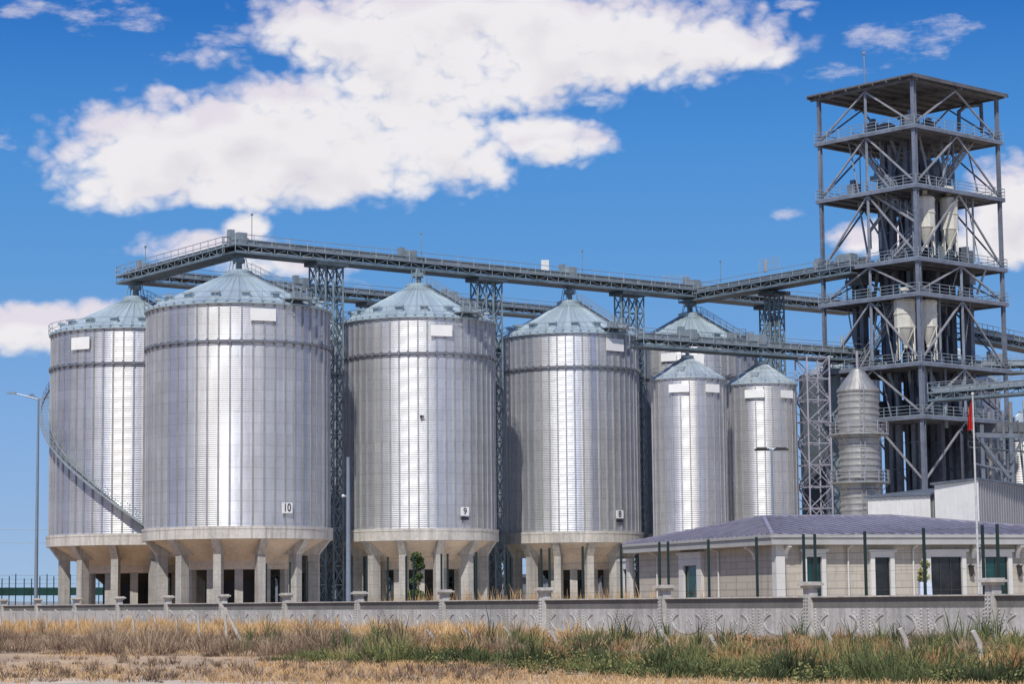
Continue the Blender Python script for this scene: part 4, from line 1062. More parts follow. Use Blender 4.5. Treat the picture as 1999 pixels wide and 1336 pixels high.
for i in range(len(ps) - 1):
    s0, s1 = ps[i] + 0.3, ps[i + 1] - 0.3; L = s1 - s0
    b = MB(); b.obox(WP((s0 + s1) / 2, 0, 0), (wd.x, wd.y), (wn.x, wn.y), L / 2, 0.12, 0, Zt * 0.715)
    pn = b.build('wall_panel', MT['conc_w'], bw)
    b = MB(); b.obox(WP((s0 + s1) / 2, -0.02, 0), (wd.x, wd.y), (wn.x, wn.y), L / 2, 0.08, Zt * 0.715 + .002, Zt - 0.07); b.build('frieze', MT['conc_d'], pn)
    b = MB(); b.obox(WP((s0 + s1) / 2, 0, 0), (wd.x, wd.y), (wn.x, wn.y), L / 2, 0.2, Zt - 0.07, Zt); b.build('coping', MT['conc_l'], pn)
    if s0 > 130: continue
    o = MB(); pw = L / 3
    for k in range(3):
        cx = s0 + pw * (k + .5); a = pw * 0.40; h = Zt * 0.33; zc = Zt * 0.36
        n = 22
        for j in range(n):
            t = PI * 0.70 + 1.60 * PI * (j + .5) / n
            q = WP(cx + a * math.cos(t), 0.105, zc + h * math.sin(t)); 
            o.ball(q, 0.064, 6, 4)
        for j in range(28):
            t0, t1 = PI * 0.70 + 1.60 * PI * j / 28, PI * 0.70 + 1.60 * PI * (j + 1) / 28
            f = lambda t, k_: WP(cx + a * k_ * math.cos(t), 0.13, zc + h * k_ * math.sin(t))
            o.bar(f(t0, 0.84), f(t1, 0.84), 0.09, 0.09)
        for sx in (s0 + pw * k + 0.28, s0 + pw * (k + 1) - 0.28):
            for j in range(9): o.ball(WP(sx, 0.12, 0.15 + j * 0.17), 0.06, 6, 4)
        for (dx, dz, l) in ((-0.25, 0.1, 0.5), (0.15, -0.1, 0.45), (0.0, 0.22, 0.35)):
            o.bar(WP(cx + a * dx, 0.13, zc + h * dz - l / 2 * h), WP(cx + a * dx * 0.4, 0.13, zc + h * dz + l / 2 * h), 0.06, 0.05)
        if k: o.obox(WP(s0 + pw * k, 0, 0), (wd.x, wd.y), (wn.x, wn.y), 0.09, 0.15, 0, Zt * 0.713)
    o.build('panel_ornament', MT['conc_w'], pn)

# ------------------------------------------------------------------ green mesh fence behind it
gf = thing('mesh_fence', 'tall row of dark green fence posts standing just behind the concrete wall', 'fence', tuple(W0 - wn * 2.5))
G0 = W0 - wn * 2.5
Zg = 5.6
gs = []
for px in (1949, 1920, 1805, 1690, 1592, 1570, 1478, 1384, 1305, 1288, 1213, 1138, 1073, 1057, 993, 930, 874, 862, 808, 793, 757, 716, 600, 566, 520):
    s = on_line(px, G0, wd, 3.5); gs.append(s); m = MB(); p = G0 + wd * s; m.bar(p, p + U * Zg, 0.12, 0.12, side=wn); m.build('fence_post', MT['green'], gf)
m = MB()
for z in (2.6, 3.5, 4.5, 5.45): m.bar(G0 + wd * gs[0] + U * z, G0 + wd * gs[-1] + U * z, 0.012)
m.build('fence_wire', MT['green'], gf)

# far left fence with green screen
ff = thing('screen_fence', 'distant dark green screened fence with tall posts at the left edge', 'fence', tuple(on_ground(0, 1200)))
Yf = 300.0; m = MB(); x0 = at(-60, 1150, Yf).x; x1 = at(330, 1150, Yf + 30).x
z1 = solve_z(1147, at(60, 1150, Yf).x, Yf); z0 = solve_z(1163, at(60, 1150, Yf).x, Yf)
fl = lambda f, z: Vector((x0 + (x1 - x0) * f, Yf + 30 * f, z))
m.bar(fl(0, (z0 + z1) / 2), fl(1, (z0 + z1) / 2), 0.08, z1 - z0); m.build('screen', MT['screen'], ff)
for k in range(28):
    f = k / 27 + random.uniform(-0.01, 0.01); m = MB(); m.bar(fl(f, 0), fl(f, z1 + random.choice([1.2, 1.5, 1.2, 1.8])), 0.12); m.build('fence_post', MT['green'], ff)
m = MB()
for z in (z1 + 0.5, z1 + 1.1, z1 + 1.6): m.bar(fl(0, z), fl(1, z), 0.035)
m.build('fence_wire', MT['pole'], ff)
# low dark shed behind the stilts and a distant tan bank
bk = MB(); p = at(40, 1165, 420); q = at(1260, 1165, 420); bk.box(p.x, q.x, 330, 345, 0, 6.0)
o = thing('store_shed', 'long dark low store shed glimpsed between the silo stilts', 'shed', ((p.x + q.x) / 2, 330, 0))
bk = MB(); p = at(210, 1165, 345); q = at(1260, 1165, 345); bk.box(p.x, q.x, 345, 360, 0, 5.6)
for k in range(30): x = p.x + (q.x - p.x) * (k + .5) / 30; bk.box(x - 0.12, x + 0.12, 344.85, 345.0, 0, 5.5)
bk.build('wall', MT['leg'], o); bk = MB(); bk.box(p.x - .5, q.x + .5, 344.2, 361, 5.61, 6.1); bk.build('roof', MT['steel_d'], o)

# ------------------------------------------------------------------ lamps, poles, flag
def lamp(label, px, pytop, Y, arms, r0_=0.16, r1_=0.09, heads_mat='pole', name='street_lamp', group=None):
    X = solve_x(px, Y, 3); root = thing(name, label, 'street lamp', (X, Y, 0), group); zt = solve_z(pytop, X, Y)
    m = MB(); m.tube((X, Y, 0), (X, Y, zt), r0_, 12, r1_); m.tube((X, Y, 0), (X, Y, 0.5), r0_ * 1.5, 12); m.build('pole', MT['pole'], root, True, sharp=40)
    for (dx, dy, dz) in arms:
        a = MB(); p = Vector((X, Y, zt - 0.1)); q = p + Vector((dx, dy, dz)); n = Vector((dx, dy, 0)).normalized()
        a.tube(p, p.lerp(q, 0.5) + U * 0.04, 0.09, 8); a.tube(p.lerp(q, 0.5) + U * 0.04, q, 0.075, 8); ar = a.build('arm', MT['pole'], root)
        h = MB(); s = Vector((-n.y, n.x, 0)); c = q + n * 0.3
        h.obox(c, (n.x, n.y), (s.x, s.y), 0.55, 0.17, q.z - 0.06, q.z + 0.08); h.obox(c, (n.x, n.y), (s.x, s.y), 0.4, 0.12, q.z + 0.08, q.z + 0.16); h.build('lamp_head', MT[heads_mat], ar)
    return root
Yl = 265
lamp('tall street lamp with three arms standing alone at the left edge', 70, 779, Yl, [(-2.8, 0, 0.75), (3.0, -0.5, 0.6), (-1.2, 2.2, 0.7)], 0.24, 0.12)
lamp('twin-headed street lamp rising in front of the slim silo', 1512, 876, 178, [(-0.45, 0, 0.0), (0.45, 0, 0.0)], 0.12, 0.08, 'black')
Xp = solve_x(680, 196, 3); pp = thing('steel_pole', 'tapered blue-grey steel pole with a small white lamp, in front of the silo 9 ring', 'pole', (Xp, 196, 0))
zt = solve_z(893, Xp, 196); m = MB(); m.tube((Xp, 196, 0), (Xp, 196, zt), 0.24, 12, 0.13); m.build('pole', MT['pole'], pp, True, sharp=40)
m = MB(); zq = solve_z(970, Xp, 196); m.bar((Xp, 196, zq), (Xp - 0.35, 196, zq + 0.05), 0.06); m.ball((Xp - 0.42, 196, zq + 0.05), 0.15, 10, 6); m.build('lamp', MT['lampwhite'], pp)

Yfl = 140; Xf = solve_x(1911, Yfl, 2.5); zt = solve_z(772, Xf, Yfl)
fp = thing('flagpole', 'slender white flagpole in front of the house and shed', 'flagpole', (Xf, Yfl, 0))
m = MB(); m.tube((Xf, Yfl, 0), (Xf, Yfl, zt), 0.085, 10, 0.05); m.build('pole', MT['rail_l'], fp, True, sharp=40); m = MB(); m.ball((Xf, Yfl, zt + 0.08), 0.1, 10, 6); m.build('finial', MT['trim'], fp)
fl_ = MB(); n, kz = 20, 16; z0 = solve_z(838, Xf, Yfl); z1 = solve_z(782, Xf, Yfl); vs = []; fs = []
for j in range(kz + 1):
    t = j / kz; z = z1 + (z0 - z1) * t; wdt = 0.10 + 0.25 * t ** 0.7
    for i in range(n + 1):
        s = i / n; vs.append((Xf - 0.07 - wdt * s, Yfl + 0.16 * math.sin(s * 15 + t * 2.5) * (0.35 + t), z - 0.45 * s * (1 - 0.5 * t) * 0.6))
for j in range(kz):
    for i in range(n): a = j * (n + 1) + i; fs.append((a, a + 1, a + n + 2, a + n + 1))
fl_.add(vs, fs); flg = fl_.build('flag', MT['red'], None, True, org=(Xf, Yfl, z0)); tag(flg, 'red flag hanging limp in folds from the white flagpole', 'flag')

# power lines on the left
for k, (y0, y1) in enumerate(((1018, 1026), (1045, 1050))):
    m = MB(); p = at(-120, y0, 420); q = at(190, y1, 420); mid = [p.lerp(q, t / 12) - U * (1.2 * 4 * (t / 12) * (1 - t / 12)) for t in range(13)]
    for a, b in zip(mid[:-1], mid[1:]): m.tube(a, b, 0.05, 5)
    o = m.build('power_line', MT['pole'], None, False, org=p); tag(o, ('upper' if k == 0 else 'lower') + ' thin power line in the sky behind the left street lamp', 'cable', 'power lines at the left')

# planter
Yp = 137; p = at(1806, 1150, Yp); pl = thing('potted_plant', 'yellow-green plant in a white and blue planter before the house window', 'planter', (p.x, Yp, 0))
zt = solve_z(1137, p.x, Yp); m = MB()
hx = 0.42
m.hexa([(p.x - hx, Yp - .4, 0), (p.x + hx, Yp - .4, 0), (p.x + hx, Yp + .4, 0), (p.x - hx, Yp + .4, 0), (p.x - hx * .8, Yp - .35, zt), (p.x + hx * .8, Yp - .35, zt), (p.x + hx * .8, Yp + .35, zt), (p.x - hx * .8, Yp + .35, zt)])
m.build('planter_box', MT['bluewhite'], pl)

# ------------------------------------------------------------------ vegetation
def leafmesh(name, P, size, tone, mat, parent=None, org=None, aspect=0.55):
    n = len(P); o3 = np.array(ORG[parent.name]) if parent is not None else np.array(org if org is not None else (0, 0, 0))
    a = rng.normal(size=(n, 3)); a /= np.linalg.norm(a, axis=1)[:, None]
    b = np.cross(a, rng.normal(size=(n, 3))); b /= np.linalg.norm(b, axis=1)[:, None]
    s = (size * rng.uniform(0.6, 1.3, n))[:, None]
    v = np.stack([P - a * s, P + b * s * aspect, P + a * s, P - b * s * aspect], 1).reshape(-1, 3) - o3
    me = bpy.data.meshes.new(name); f = np.arange(4 * n).reshape(n, 4)
    me.from_pydata(v.tolist(), [], f.tolist()); me.materials.append(mat)
    at_ = me.attributes.new('tone', 'FLOAT', 'POINT'); at_.data.foreach_set('value', np.repeat(tone, 4).astype(np.float32))
    o = bpy.data.objects.new(name, me); COL.objects.link(o)
    if parent is not None: o.parent = parent
    else: o.location = o3
    return o
def cloud_pts(centers, k):
    out = []; tn = []
    for (c, r) in centers:
        d = rng.normal(size=(k, 3)); d /= np.linalg.norm(d, axis=1)[:, None]
        rr = r * rng.uniform(0.35, 1.05, k)[:, None] ** 0.7
        pts = np.array(c) + d * rr * np.array((1, 1, 0.9)); out.append(pts)
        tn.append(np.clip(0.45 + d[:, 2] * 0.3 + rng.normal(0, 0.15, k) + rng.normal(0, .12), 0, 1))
    return np.concatenate(out), np.concatenate(tn)
zt = solve_z(1137, p.x, Yp)
P, tn = cloud_pts([((p.x, Yp, zt + .25), 0.32), ((p.x - .12, Yp, zt + .6), 0.28), ((p.x + .08, Yp, zt + 1.0), 0.26), ((p.x - .05, Yp, zt + 1.15), 0.2), ((p.x - .2, Yp, zt + .2), .25)], 220)
leafmesh('foliage', P, 0.08, tn, MT['yleaf'], pl)
# small tree in front of silo 9 stilts
Yt = 186; p = at(815, 1150, Yt); tr = thing('young_tree', 'young leafy green tree in front of the silo 9 stilts', 'tree', (p.x, Yt, 0))
m = MB(); zt = solve_z(1085, p.x, Yt); m.tube((p.x, Yt, 0), (p.x + .1, Yt, zt * .5), 0.1, 8, 0.07); m.tube((p.x + .1, Yt, zt * .5), (p.x - .05, Yt, zt * .9), 0.07, 8, 0.03)
cs = []
for k in range(13):
    h = random.uniform(0.3, 1.0); z = 0.7 + (zt - 0.7) * h; a = random.uniform(0, 2 * PI); rr = random.uniform(0.1, 0.75) * (1.1 - 0.6 * h); c = (p.x + rr * math.cos(a), Yt + rr * math.sin(a), z)
    cs.append((c, random.uniform(0.25, 0.5))); m.tube((p.x, Yt, z - 0.5), c, 0.03, 5, 0.01)
m.build('trunk', MT['bark'], tr); P, tn = cloud_pts(cs, 170); leafmesh('crown', P, 0.11, tn, MT['leaf'], tr)

def blades(name, P, hgt, wid, lean, tone, mat, label, cat, tipw=0.15):
    """one tapering two-segment blade per point, all one uncountable mesh"""
    n = len(P); a = rng.uniform(0, 2 * PI, n); la = rng.uniform(0, 2 * PI, n)
    sx = np.stack([np.cos(a), np.sin(a) * 0.4, np.zeros(n)], 1) * (wid / 2)[:, None]
    L = np.stack([np.cos(la), np.sin(la), np.zeros(n)], 1) * (lean * hgt)[:, None]
    Z = np.zeros((n, 3)); Z[:, 2] = hgt
    m1 = P + L * 0.3 + Z * 0.55; tp = P + L + Z
    v = np.stack([P - sx, P + sx, m1 + sx * .8, m1 - sx * .8, tp + sx * tipw, tp - sx * tipw], 1).reshape(-1, 3)
    b = np.arange(n)[:, None] * 6
    f = np.concatenate([b + np.array([[0, 1, 2, 3]]), b + np.array([[3, 2, 4, 5]])], 0)
    me = bpy.data.meshes.new(name); me.from_pydata(v.tolist(), [], f.tolist()); me.materials.append(mat)
    at_ = me.attributes.new('tone', 'FLOAT', 'POINT')
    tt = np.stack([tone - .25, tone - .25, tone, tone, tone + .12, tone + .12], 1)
    at_.data.foreach_set('value', np.clip(tt, 0, 1).ravel().astype(np.float32))
    o = bpy.data.objects.new(name, me); COL.objects.link(o); tag(o, label, cat, kind='stuff')
    return o
def px_ground(n, x0, x1, ylo, yhi, yd=None):
    """random ground points spread evenly over a region of ground, given by where its edges lie"""
    out = []
    X = rng.uniform(x0, x1, n); Yp_ = rng.uniform(ylo, yhi, n)
    for a, b in zip(X, Yp_): out.append(on_ground(a, b))
    return np.array([tuple(q) for q in out]), X, Yp_
def front_of_wall(P, gap=0.35):
    return ((P - np.array(W0)) @ np.array(wn)) > gap
def vnoise(P, s, seed=0):
    q = P[:, :2] * s; r = np.random.default_rng(seed)
    v = np.zeros(len(P))
    for k in range(6):
        d = r.normal(size=2); d /= np.linalg.norm(d); v += np.sin(q @ d * (1 + .6 * k) + r.uniform(0, 6.3)) / (1 + .35 * k)
    return v / 2.2
VS = 1.0
def clumped(P, k, rad):
    n = len(P); Q = np.repeat(P, k, 0); Q[:, :2] += rng.normal(0, rad, (n * k, 2)); return Q
def pxx(P):
    P = np.asarray(P) - np.array(EYEV); return CX + F_PX * (P @ np.array(rt)) / (P @ np.array(fw))
def band(n, xs, ylo, yhi, kx=(-100, 400, 900, 1400, 2100)):
    x = rng.uniform(xs[0], xs[1], n); t = rng.uniform(0, 1, n)
    a = np.interp(x, kx, ylo); b = np.interp(x, kx, yhi); y = a + (b - a) * t
    return np.array([tuple(on_ground(p_, q_)) for p_, q_ in zip(x, y)])
def bushes(name, C, rad, hgt, tone, k, wid, mat, label, cat, tip=0.2, splay=0.7):
    """mounded clumps: blades rise from near each centre and splay outward, taller in the middle"""
    n = len(C); kk = np.maximum(6, (k * rng.uniform(0.6, 1.4, n)).astype(int)); idx = np.repeat(np.arange(n), kk); m = len(idx)
    a = rng.uniform(0, 2 * PI, m); r = np.sqrt(rng.uniform(0, 1, m)); R = rad[idx] * r
    P = C[idx].copy(); P[:, 0] += np.cos(a) * R; P[:, 1] += np.sin(a) * R
    h = hgt[idx] * (1.05 - 0.6 * r ** 1.5) * rng.uniform(0.55, 1.15, m)
    P[:, 2] = rng.uniform(0, 0.35, m) * h
    out = np.stack([np.cos(a), np.sin(a), np.zeros(m)], 1) * (splay * r * rng.uniform(0.3, 1.2, m) * h)[:, None] + rng.normal(0, 0.12, (m, 3)) * h[:, None]
    out[:, 2] = 0
    ok = front_of_wall(P, 0.25) | (((P - np.array(W0)) @ np.array(wn)) < -1.0)
    P, out, h, r, idx = P[ok], out[ok], h[ok], r[ok], idx[ok]; m = len(P)
    b = rng.uniform(0, 2 * PI, m); w = wid * rng.uniform(0.6, 1.4, m)
    sx_ = np.stack([np.cos(b), np.sin(b) * 0.4, rng.normal(0, .25, m)], 1) * (w / 2)[:, None]
    Z = np.zeros((m, 3)); Z[:, 2] = h
    m1 = P + out * 0.35 + Z * 0.5; tp = P + out + Z * 0.95
    v = np.stack([P - sx_ * .6, P + sx_ * .6, m1 + sx_, m1 - sx_, tp + sx_ * tip, tp - sx_ * tip], 1).reshape(-1, 3)
    q = np.arange(m)[:, None] * 6
    f = np.concatenate([q + np.array([[0, 1, 2, 3]]), q + np.array([[3, 2, 4, 5]])], 0)
    t = np.clip(tone[idx] + rng.normal(0, .13, m), 0, 1)
    me = bpy.data.meshes.new(name); me.from_pydata(v.tolist(), [], f.tolist()); me.materials.append(mat)
    at_ = me.attributes.new('tone', 'FLOAT', 'POINT')
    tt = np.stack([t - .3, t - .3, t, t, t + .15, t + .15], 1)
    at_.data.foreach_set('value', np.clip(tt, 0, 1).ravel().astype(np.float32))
    o = bpy.data.objects.new(name, me); COL.objects.link(o); tag(o, label, cat, kind='stuff'); return o
# short dry grass: thin over the bare soil at left, thicker yellow at the right and bottom middle
P = band(9000, (-120, 2120), (1225, 1228, 1240, 1255, 1258), (1350,) * 5); P = P[front_of_wall(P)]
px_ = pxx(P); vn = vnoise(P, 0.25, 3); keep = rng.uniform(-1, 1, len(P)) < vn + np.interp(px_, [0, 350, 500, 900, 2000], [-0.75, -0.6, 0.0, 0.3, 0.1]); P = P[keep]
Q = clumped(P, 9, 0.22); Q = Q[front_of_wall(Q)]; vn = vnoise(Q, 0.25, 3); n = len(Q)
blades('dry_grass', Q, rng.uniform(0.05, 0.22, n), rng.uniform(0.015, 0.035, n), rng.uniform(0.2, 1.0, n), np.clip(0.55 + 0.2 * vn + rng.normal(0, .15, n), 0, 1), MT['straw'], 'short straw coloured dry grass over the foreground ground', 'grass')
# tall orange straw against the wall at left
P = band(3000, (-120, 1350), (1214, 1220, 1232, 1244, 1250), (1240, 1247, 1254, 1258, 1260)); P = P[front_of_wall(P, 0.5)]
vn = vnoise(P, 0.10, 5); P = P[rng.uniform(-1, 1, len(P)) < vn + np.interp(pxx(P), [0, 500, 900, 1350], [0.75, 0.35, -0.5, -1.1])]; n = len(P)
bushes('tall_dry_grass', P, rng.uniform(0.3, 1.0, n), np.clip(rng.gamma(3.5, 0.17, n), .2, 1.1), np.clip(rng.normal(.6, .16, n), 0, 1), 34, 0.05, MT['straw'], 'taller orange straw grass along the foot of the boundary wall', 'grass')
# dead brown scrub
P = band(2300, (-120, 2120), (1244, 1249, 1250, 1254, 1256), (1276, 1284, 1294, 1300, 1306)); P = P[front_of_wall(P, 0.8)]
vn = vnoise(P, 0.22, 9); P = P[rng.uniform(-1, 1, len(P)) < vn * 1.1 + np.interp(pxx(P), [0, 400, 900, 1300, 2000], [0.2, 0.25, 0.1, -0.1, -0.15])]; n = len(P); vn = vnoise(P, 0.45, 19)
xf = np.interp(pxx(P), [0, 700, 1300, 2000], [1.0, 0.95, 0.65, 0.55])
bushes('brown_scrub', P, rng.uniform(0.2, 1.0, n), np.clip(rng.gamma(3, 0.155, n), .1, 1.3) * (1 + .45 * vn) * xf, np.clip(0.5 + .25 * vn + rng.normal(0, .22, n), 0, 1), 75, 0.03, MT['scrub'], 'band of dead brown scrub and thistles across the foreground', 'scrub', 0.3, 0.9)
# scattered dead tufts on the bare soil
P = band(260, (-120, 1000), (1282, 1290, 1306, 1310, 1310), (1336,) * 5); n = len(P)
bushes('dead_tufts', P, rng.uniform(0.08, 0.3, n), rng.uniform(0.1, 0.4, n), np.clip(rng.normal(.35, .25, n), 0, 1), 30, 0.02, MT['scrub'], 'scattered dead brown tufts on the bare soil at lower left', 'tufts', 0.3, 0.9)
# green weeds, in separate mounds, thicker to the right
P = band(1250, (380, 2120), (1262, 1264, 1264, 1262, 1262), (1285, 1290, 1300, 1332, 1346)); P = P[front_of_wall(P, 1.2)]
vn = vnoise(P, 0.3, 21); P = P[rng.uniform(-1, 1, len(P)) < vn * 1.3 + np.interp(pxx(P), [380, 900, 1150, 1450, 2000], [-1.0, -0.6, 0.0, 0.4, 0.5])]; n = len(P); vn = vnoise(P, 0.35, 41); vt = vnoise(P, 0.3, 31)
xf = np.interp(pxx(P), [400, 1100, 2000], [1.15, 0.9, 0.72])
bushes('green_weeds', P, rng.uniform(0.25, 0.9, n), np.clip(rng.gamma(4, 0.12, n) * (1 + .5 * vn), .12, 1.0) * xf, np.clip(0.42 + 0.3 * vt + rng.normal(0, .2, n), 0, 1), 130, 0.03, MT['weed'], 'green weeds and low bushes growing thick at the right foreground', 'weeds', 0.45, 0.95)
# leafy low plants
P = band(520, (600, 2120), (1266,) * 5, (1290, 1292, 1312, 1336, 1344)); P = P[front_of_wall(P, 1.2)]
vn = vnoise(P, 0.3, 21); P = P[rng.uniform(-1, 1, len(P)) < vn + np.interp(pxx(P), [600, 1100, 1400, 2000], [-0.7, 0.1, 0.6, 0.7])]
cs = [((q[0], q[1], 0.12), float(rng.uniform(0.2, 0.55))) for q in P]
Q, tn = cloud_pts(cs, 150); Q[:, 2] = np.abs(Q[:, 2]) * rng.uniform(0.7, 1.3, len(Q)); 
o = leafmesh('leafy_weeds', Q, 0.045, np.clip(tn + .05, 0, 1), MT['weed']); tag(o, 'low leafy plants among the green weeds at right', 'weeds', kind='stuff')
# orange-brown dry weeds between the green at right
P = band(700, (800, 2120), (1254,) * 5, (1290, 1290, 1298, 1318, 1332)); P = P[front_of_wall(P, 0.8)]; vn = vnoise(P, 0.3, 55); P = P[vn > -0.25]; n = len(P)
bushes('dry_weeds', P, rng.uniform(0.25, 0.8, n), np.clip(rng.gamma(4, 0.11, n), .12, .85) * np.interp(pxx(P), [800, 2000], [1.1, .75]), np.clip(rng.normal(.36, .2, n), 0, 1), 70, 0.032, MT['rust'], 'rust coloured dried weeds mixed among the green at the right', 'weeds', 0.4, 0.9)
# tall dry grass behind the wall, by the stilts
sa, sb = on_line(1140, W0, wd, 2), on_line(640, W0, wd, 2)
P = np.array([tuple(W0 + wd * rng.uniform(sa, sb) - wn * rng.uniform(2.0, 9)) for _ in range(330)])
n = len(P); bushes('straw_grass', P, rng.uniform(0.4, 0.9, n), rng.uniform(1.6, 2.75, n), np.clip(rng.normal(.55, .15, n), 0, 1), 34, 0.05, MT['straw'], 'tall straw grass standing behind the wall in front of the silo stilts', 'grass', 0.2, 0.2)
# thistle stalks
st = [tuple(on_ground(rng.uniform(430, 1990), rng.uniform(1256, 1285))) for _ in range(46)]
P = np.array(st); P = P[front_of_wall(P, 1.0)]; n = len(P)
bushes('tall_weeds', P, rng.uniform(0.1, 0.3, n), rng.uniform(0.8, 1.6, n), np.clip(rng.normal(.3, .2, n), 0, 1), 40, 0.035, MT['weed'], 'scattered tall dark weed stalks rising against the boundary wall', 'weeds', 0.3, 0.5)

# ------------------------------------------------------------------ bent concrete posts in the field
ORDN = ['first', 'second', 'third', 'fourth', 'fifth', 'sixth', 'seventh', 'eighth', 'ninth', 'tenth', 'eleventh', 'twelfth', 'thirteenth']
def bent_post(label, px, py, h, bend=(-0.35, 0.3), lean=0.0, w=0.13, group='bent concrete posts of the old field fence', Y=None):
    b = on_ground(px, py); root = MB(); d = Vector((1, 0.25, 0)).normalized()
    p1 = b + U * (h * 0.8) + d * (lean * h); p2 = p1 + d * bend[0] * 1.0 + U * bend[1]
    root.bar(b - U * 0.1, p1, w, w * 1.1, side=Vector((0, 1, 0))); 
    root.bar(p1 - U * 0.03, p2, w * 0.95, w * 1.04, side=Vector((0, 1, 0)))
    o = root.build('fence_post', MT['post'], None, org=b)
    bv = o.modifiers.new('bevel', 'BEVEL'); bv.width = 0.02; bv.segments = 1
    tag(o, label, 'fence post', group); return o
lx = [(3, 1236), (31, 1234), (60, 1238), (92, 1238), (120, 1238), (154, 1240), (187, 1241), (221, 1242), (262, 1244), (305, 1247), (347, 1249), (390, 1252)]
for i, (px, py) in enumerate(lx):
    h = (py - 1190 - i * 0.2) / 4500 * (on_ground(px, py).y)
    bent_post('bent concrete field post, %s from the left in the row before the wall' % ORDN[i], px, py, h, (-0.42, 0.33), -0.06)
bent_post('concrete field post with a slanting brace, near the fifth capped wall pillar', 443, 1256, 2.3, (-0.3, 0.25), -0.05, 0.15)
b = on_ground(443, 1256); m = MB(); m.bar(b + U * 1.9 + Vector((-.1, 0, 0)), b + Vector((0.85, -.3, 0)), 0.13); tag(m.build('brace_post', MT['post'], None, org=b), 'slanting concrete strut propping the braced field post', 'strut')
for px, py, h, nm in ((690, 1262, 1.0, 'stumpy bent concrete post among brown scrub below the number 10 silo gap'), (852, 1266, 0.75, 'short leaning concrete post in scrub left of the picture middle'), (926, 1268, 0.85, 'leaning concrete post in scrub just left of the picture middle'),
                      (1007, 1272, 0.95, 'leaning concrete post in scrub at the picture middle'), (1094, 1276, 0.8, 'leaning concrete post between scrub and the first green weeds')):
    bent_post(nm, px, py, h, (-0.25, 0.25), -0.3, 0.12, 'broken leaning posts in the scrub')
for px, py, h, nm in ((1303, 1280, 0.75, 'short pale concrete post among green weeds, nearest the corner pilaster side'), (1400, 1284, 0.55, 'lowest concrete post stub sunk in green weeds'),
                      (1626, 1290, 0.95, 'bright bent concrete post above green weeds below the second window'), (1775, 1296, 0.95, 'pinkish bent concrete post above weeds left of the planter'), (1918, 1302, 0.9, 'leaning concrete post in weeds nearest the right edge')):
    bent_post(nm, px, py, h, (-0.2, 0.36), -0.1, 0.15, 'pale posts among the green weeds')

# ------------------------------------------------------------------ ground
g = MB(); ny, nx = 60, 30
ys = [-60] + list(np.geomspace(20, 6000, ny)); 
for i in range(len(ys) - 1):
    g.quad((-4000, ys[i], 0), (4000, ys[i], 0), (4000, ys[i + 1], 0), (-4000, ys[i + 1], 0))
g.f = []; g.v = []
g.quad((-5000, -200, 0), (5000, -200, 0), (5000, 9000, 0), (-5000, 9000, 0))
o = g.build('ground', MT['ground']); tag(o, kind='structure')
g = MB(); pa = on_ground(-300, 1327); pb = on_ground(120, 1325); pc = on_ground(420, 1331); pd = on_ground(900, 1334)
g.add([(pa.x - 20, 40, .004), (30, 40, .004), (30, pd.y - 0.4, .004), (pd.x, pd.y - 0.1, .004), (pc.x, pc.y, .004), (pb.x, pb.y, .004), (pa.x, pa.y, .004), (pa.x - 20, pa.y, .004)], [tuple(range(8))])
tag(g.build('dirt_track', MT['track']), kind='structure')
g = MB(); g.add([tuple(W0 - wn * 14 - wd * 20 + U * .004), tuple(W0 - wn * 120 - wd * 20 + U * .004), tuple(W0 - wn * 120 + wd * 240 + U * .004), tuple(W0 - wn * 14 + wd * 240 + U * .004)], [(0, 1, 2, 3)])
tag(g.build('yard', MT['yard']), kind='structure')
# low far hills at the left horizon
hm = MB(); n = 90; vs = []; fs = []
for i in range(n + 1):
    x = -1400 + 2800 * i / n; h = 5 + 5 * abs(math.sin(i * 0.21 + 1)) + 3 * math.sin(i * 0.57) + random.uniform(-0.6, .6)
    vs += [(x, 2600, -1), (x, 2640, max(3, h))]
for i in range(n): fs.append((2 * i, 2 * i + 2, 2 * i + 3, 2 * i + 1))
hm.add(vs, fs); tag(hm.build('hills', simple('far_hills', (0.22, 0.25, 0.27), 1.0)), kind='structure')

# ------------------------------------------------------------------ sun and sky
SUN_EL, SUN_AZ = R_(50), R_(14)
sd = Vector((-math.sin(SUN_AZ) * math.cos(SUN_EL), -math.cos(SUN_AZ) * math.cos(SUN_EL), math.sin(SUN_EL)))
sl = bpy.data.lights.new('sun', 'SUN'); sl.energy = 4.0; sl.angle = R_(0.53); sl.color = (1.0, 0.955, 0.89)
so = bpy.data.objects.new('sun', sl); COL.objects.link(so); so.rotation_euler = sd.to_track_quat('Z', 'Y').to_euler(); so.location = (0, 0, 100)
wo = bpy.data.worlds.new('World'); sc.world = wo; wo.use_nodes = True
nt = wo.node_tree; bg = nt.nodes['Background']
# cloud density as a node group of direction
gt = bpy.data.node_groups.new('cloud_density', 'ShaderNodeTree')
gt.interface.new_socket('Vector', in_out='INPUT', socket_type='NodeSocketVector'); gt.interface.new_socket('Density', in_out='OUTPUT', socket_type='NodeSocketFloat'); gt.interface.new_socket('Soft', in_out='OUTPUT', socket_type='NodeSocketFloat'); gt.interface.new_socket('Wisp', in_out='OUTPUT', socket_type='NodeSocketFloat')
gi = gt.nodes.new('NodeGroupInput'); go = gt.nodes.new('NodeGroupOutput')
sx = gt.nodes.new('ShaderNodeSeparateXYZ'); gt.links.new(gi.outputs[0], sx.inputs[0])
az = math_n(gt, 'ARCTAN2', sx.outputs[0], sx.outputs[1]); el = math_n(gt, 'ARCSINE', sx.outputs[2])
cv = gt.nodes.new('ShaderNodeCombineXYZ'); gt.links.new(az, cv.inputs[0]); gt.links.new(math_n(gt, 'MULTIPLY', el, 1.35), cv.inputs[1])
n_big = noise(gt, cv.outputs[0], 26, 2, 0.5); n_fine = noise(gt, cv.outputs[0], 46, 7, 0.57)
